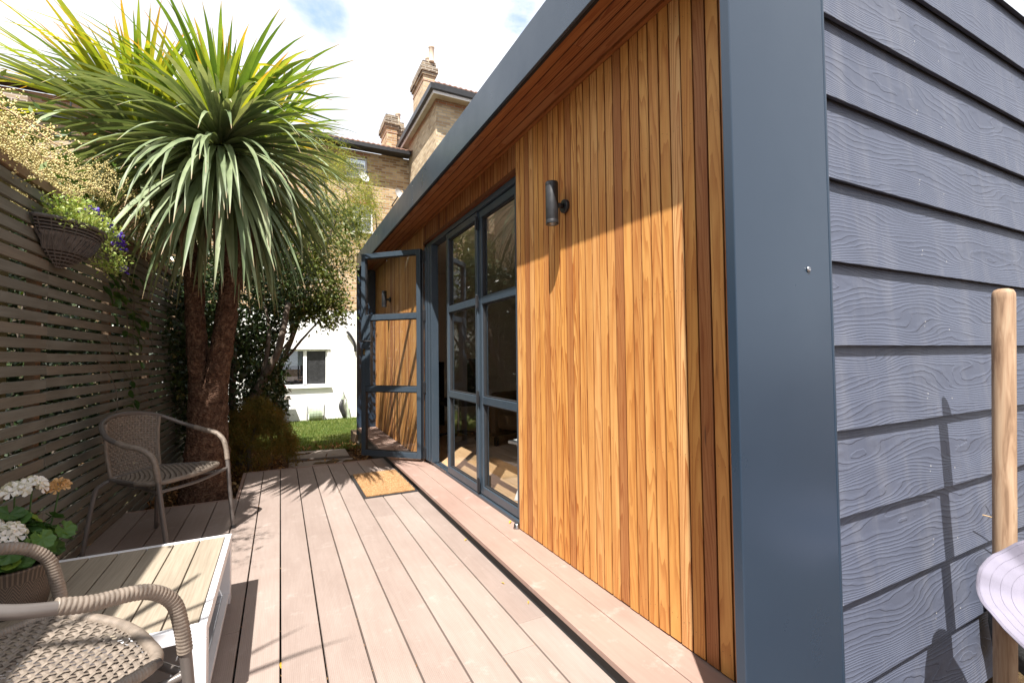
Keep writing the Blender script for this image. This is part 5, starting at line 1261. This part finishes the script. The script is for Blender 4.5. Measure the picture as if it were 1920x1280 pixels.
def umbel(c, r_, n_, old=0.):
    e_ = None; m = MB(); V = []; F = []; parts_ = {0: MB(), 1: MB()}
    for i in range(n_):
        d = Vector((random.gauss(0, 1), random.gauss(0, 1), abs(random.gauss(0, .8))+.15)).normalized(); src = petal_o if random.random() < old else petal
        q = d.to_track_quat('Z', 'Y').to_matrix().to_4x4() @ Matrix.Rotation(random.uniform(0, 6), 4, 'Z'); q = Matrix.Translation(Vector(c)+d*r_*random.uniform(.85, 1.1)) @ q
        w_ = [tuple(q @ v.co) for v in src.vertices]; (parts_[1] if src is petal_o else parts_[0]).add(w_, [tuple(p.vertices) for p in src.polygons])
    f = None
    for k, mt in ((0, 'petal'), (1, 'petal_old')):
        if parts_[k].n:
            if f is None: f = parts_[k].build('flower_head', mt, pot)
            else: g_ = parts_[k].build('withered_petals', mt, pot); 
    stm.tube(catmull([(c[0]*.3, c[1]*.3, .12), (c[0]*.8, c[1]*.8, c[2]*.65), (c[0], c[1], c[2]-.004)], 5), .0022, 6, False)
umbel((.035, .03, .335), .030, 20); umbel((.0, .02, .33), .026, 12); umbel((.085, .07, .318), .024, 16, .92)
umbel((-.03, -.06, .245), .034, 22, .08); umbel((.03, -.085, .232), .030, 20); umbel((-.085, -.03, .24), .03, 16, .1); umbel((-.01, -.12, .190), .024, 13, .75)
umbel((-.10, .06, .29), .03, 14)
stm.build('stem', 'geran', pot)['kind'] = 'stuff'; pot.scale = (1.10, 1.10, 1.12)

# ------------------------------------------------------------------ right foreground: handle and cloth
hd = empty('wooden_tool_handle', (1.905, .60, -.15), label='round pale wooden tool handle standing upright against the grey siding', cat='tool handle')
P0 = Vector((1.905, .60, -.15)); P1 = Vector((1.946, .572, 1.285)); d = (P1-P0).normalized(); ln = (P1-P0).length
m = MB(); prof = [(.0255, 0), (.026, .5), (.0262, ln-.03), (.0255, ln-.014), (.021, ln-.004), (.012, ln), (0, ln+.001)]
m.lathe(prof, seg=28, cap=False); o = m.build('handle', 'handlewood', hd, smooth=True); o.rotation_euler = d.to_track_quat('Z', 'Y').to_euler()
sh = MB(); sh.box(-.11, .11, -.006, .006, -.05, .12); sh.build('tool_head', 'steel', hd, bevel=.004)
# soft sun hat hung on the handle
ht = empty('sun_hat', (1.845, .44, .42), label='pale lilac cotton sun hat hanging beside the wooden handle', cat='hat')
def hat_pt(rr_, a):
    w_ = .018*math.sin(a*3+.5)+.010*math.sin(a*7); r_ = rr_*(1+.05*math.sin(a*2+1))
    zc = -.9*max(0, rr_-.10) + w_*(rr_/.2)
    return (r_*math.cos(a), r_*math.sin(a), zc)
HQ = Vector((.80, .30, -.72)).to_track_quat('Z', 'Y').to_euler()
V = []; rings = [q*.80 for q in (.0, .03, .06, .085, .10, .102, .12, .14, .16, .18, .20, .215)]; zz_ = [.085, .084, .08, .07, .045, 0, -.004, -.008, -.012, -.015, -.018, -.02]; ns_ = 56
for r_, z0_ in zip(rings, zz_):
    for k in range(ns_):
        a = 2*PI*k/ns_; w_ = (.026*math.sin(a*3+.5)+.012*math.sin(a*7+2)+.004*math.sin(a*17))*max(0, (r_-.08)/.092); r2_ = r_*(1+.04*math.sin(a*2+1))
        V.append((r2_*math.cos(a), r2_*math.sin(a), z0_+w_))
F = [(j*ns_+k, j*ns_+(k+1) % ns_, (j+1)*ns_+(k+1) % ns_, (j+1)*ns_+k) for j in range(len(rings)-1) for k in range(ns_)]
m = MB(); m.add(V, F); o = m.build('brim_and_crown', 'lilac', ht, smooth=True); o.rotation_euler = HQ; md = o.modifiers.new('solid', 'SOLIDIFY'); md.thickness = .003; md.offset = 0
m = MB()
for rs in (.105, .125, .145, .165):
    P = []
    for k in range(ns_):
        a = 2*PI*k/ns_; w_ = (.026*math.sin(a*3+.5)+.012*math.sin(a*7+2)+.004*math.sin(a*17))*max(0, (rs-.08)/.092); P.append((rs*(1+.04*math.sin(a*2+1))*math.cos(a), rs*(1+.04*math.sin(a*2+1))*math.sin(a), np.interp(rs, rings, zz_)+w_-.0022))
    m.tube(P, .00055, 4, closed=True)
st_ = m.build('stitching', 'lilac', ht); st_.rotation_euler = HQ
# dark bag behind
fb = MB(); fb.lathe([(.0, -.02), (.07, 0), (.085, .12), (.08, .26), (.06, .36), (.02, .40), (0, .405)], seg=20, cap=False); V = np.concatenate(fb.v); V += rng.normal(0, .004, V.shape); fb.v = [V]
tag(fb.build('felt_bag', 'felt', smooth=True, loc=(2.33, .672, .0)), 'dark grey felt bag slumped against the siding behind the hat', 'bag')
# dry twigs
for P, lb in (([(2.223, .73, .520), (2.29, .72, .500), (2.40, .70, .462)], 'lower thin straw coloured twig sticking out left of the handle'), ([(2.351, .73, .598), (2.365, .725, .588), (2.42, .70, .52)], 'upper short straw coloured twig sticking out left of the handle')):
    m = MB(); m.tube([Vector(p)-Vector(P[-1]) for p in catmull(P, 4)], .0022, 6); tag(m.build('dry_twig', 'drytwig', loc=P[-1]), lb, 'twig', 'dry twigs by the handle')

# ------------------------------------------------------------------ fallen leaves on deck
lv = bigleaf('fallen_leaf', .052, .017, 'leaf_y', .25, .1, 6)
for (x, y, z, a, s_, lb) in ((.045, 1.60, .004, 1.2, 1.0, 'bright yellow fallen leaf lying on the deck in the foreground'), (.985, 2.62, .004, .6, .5, 'small orange leaf caught at the foot of the step'),
                         (.97, 2.04, .004, 2.0, .4, 'tiny brown leaf on the deck edge halfway along the step'), (.985, 1.83, .004, 1.0, .4, 'tiny brown leaf on the deck edge nearest the camera'), (1.255, 2.56, .079, .9, .8, 'yellow green leaf scrap beside the door stop'),
                         (.148, 1.50, .004, .3, .35, 'pale leaf scrap on the deck right of the yellow leaf'), (-.13, 1.78, -.008, 1.5, .8, 'orange leaf wedged in the gap beside the table'), (.007, 1.88, -.006, 1.57, .7, 'orange leaf wedged in the deck gap in the foreground')):
    o = bpy.data.objects.new('fallen_leaf', lv); col.objects.link(o); o.location = (x, y, z); o.rotation_euler = (.1, -.15, a); o.scale = (s_,)*3; tag(o, lb, 'leaf', 'fallen leaves')
# specks in the board gaps
cen = []
for k in range(-2, 8):
    for i in range(26): cen.append((bx0+k*pitch+random.gauss(0, .0012), random.uniform(1.3, 5.0), -.010))
V, F, r = leaf_cloud(cen, 1, .001, .012, 0, .4, 2.); tag(quads('gap_debris', V, F, 'litter', rnd=r), 'dry leaf crumbs caught in the gaps between deck boards', 'leaf debris', kind='stuff')
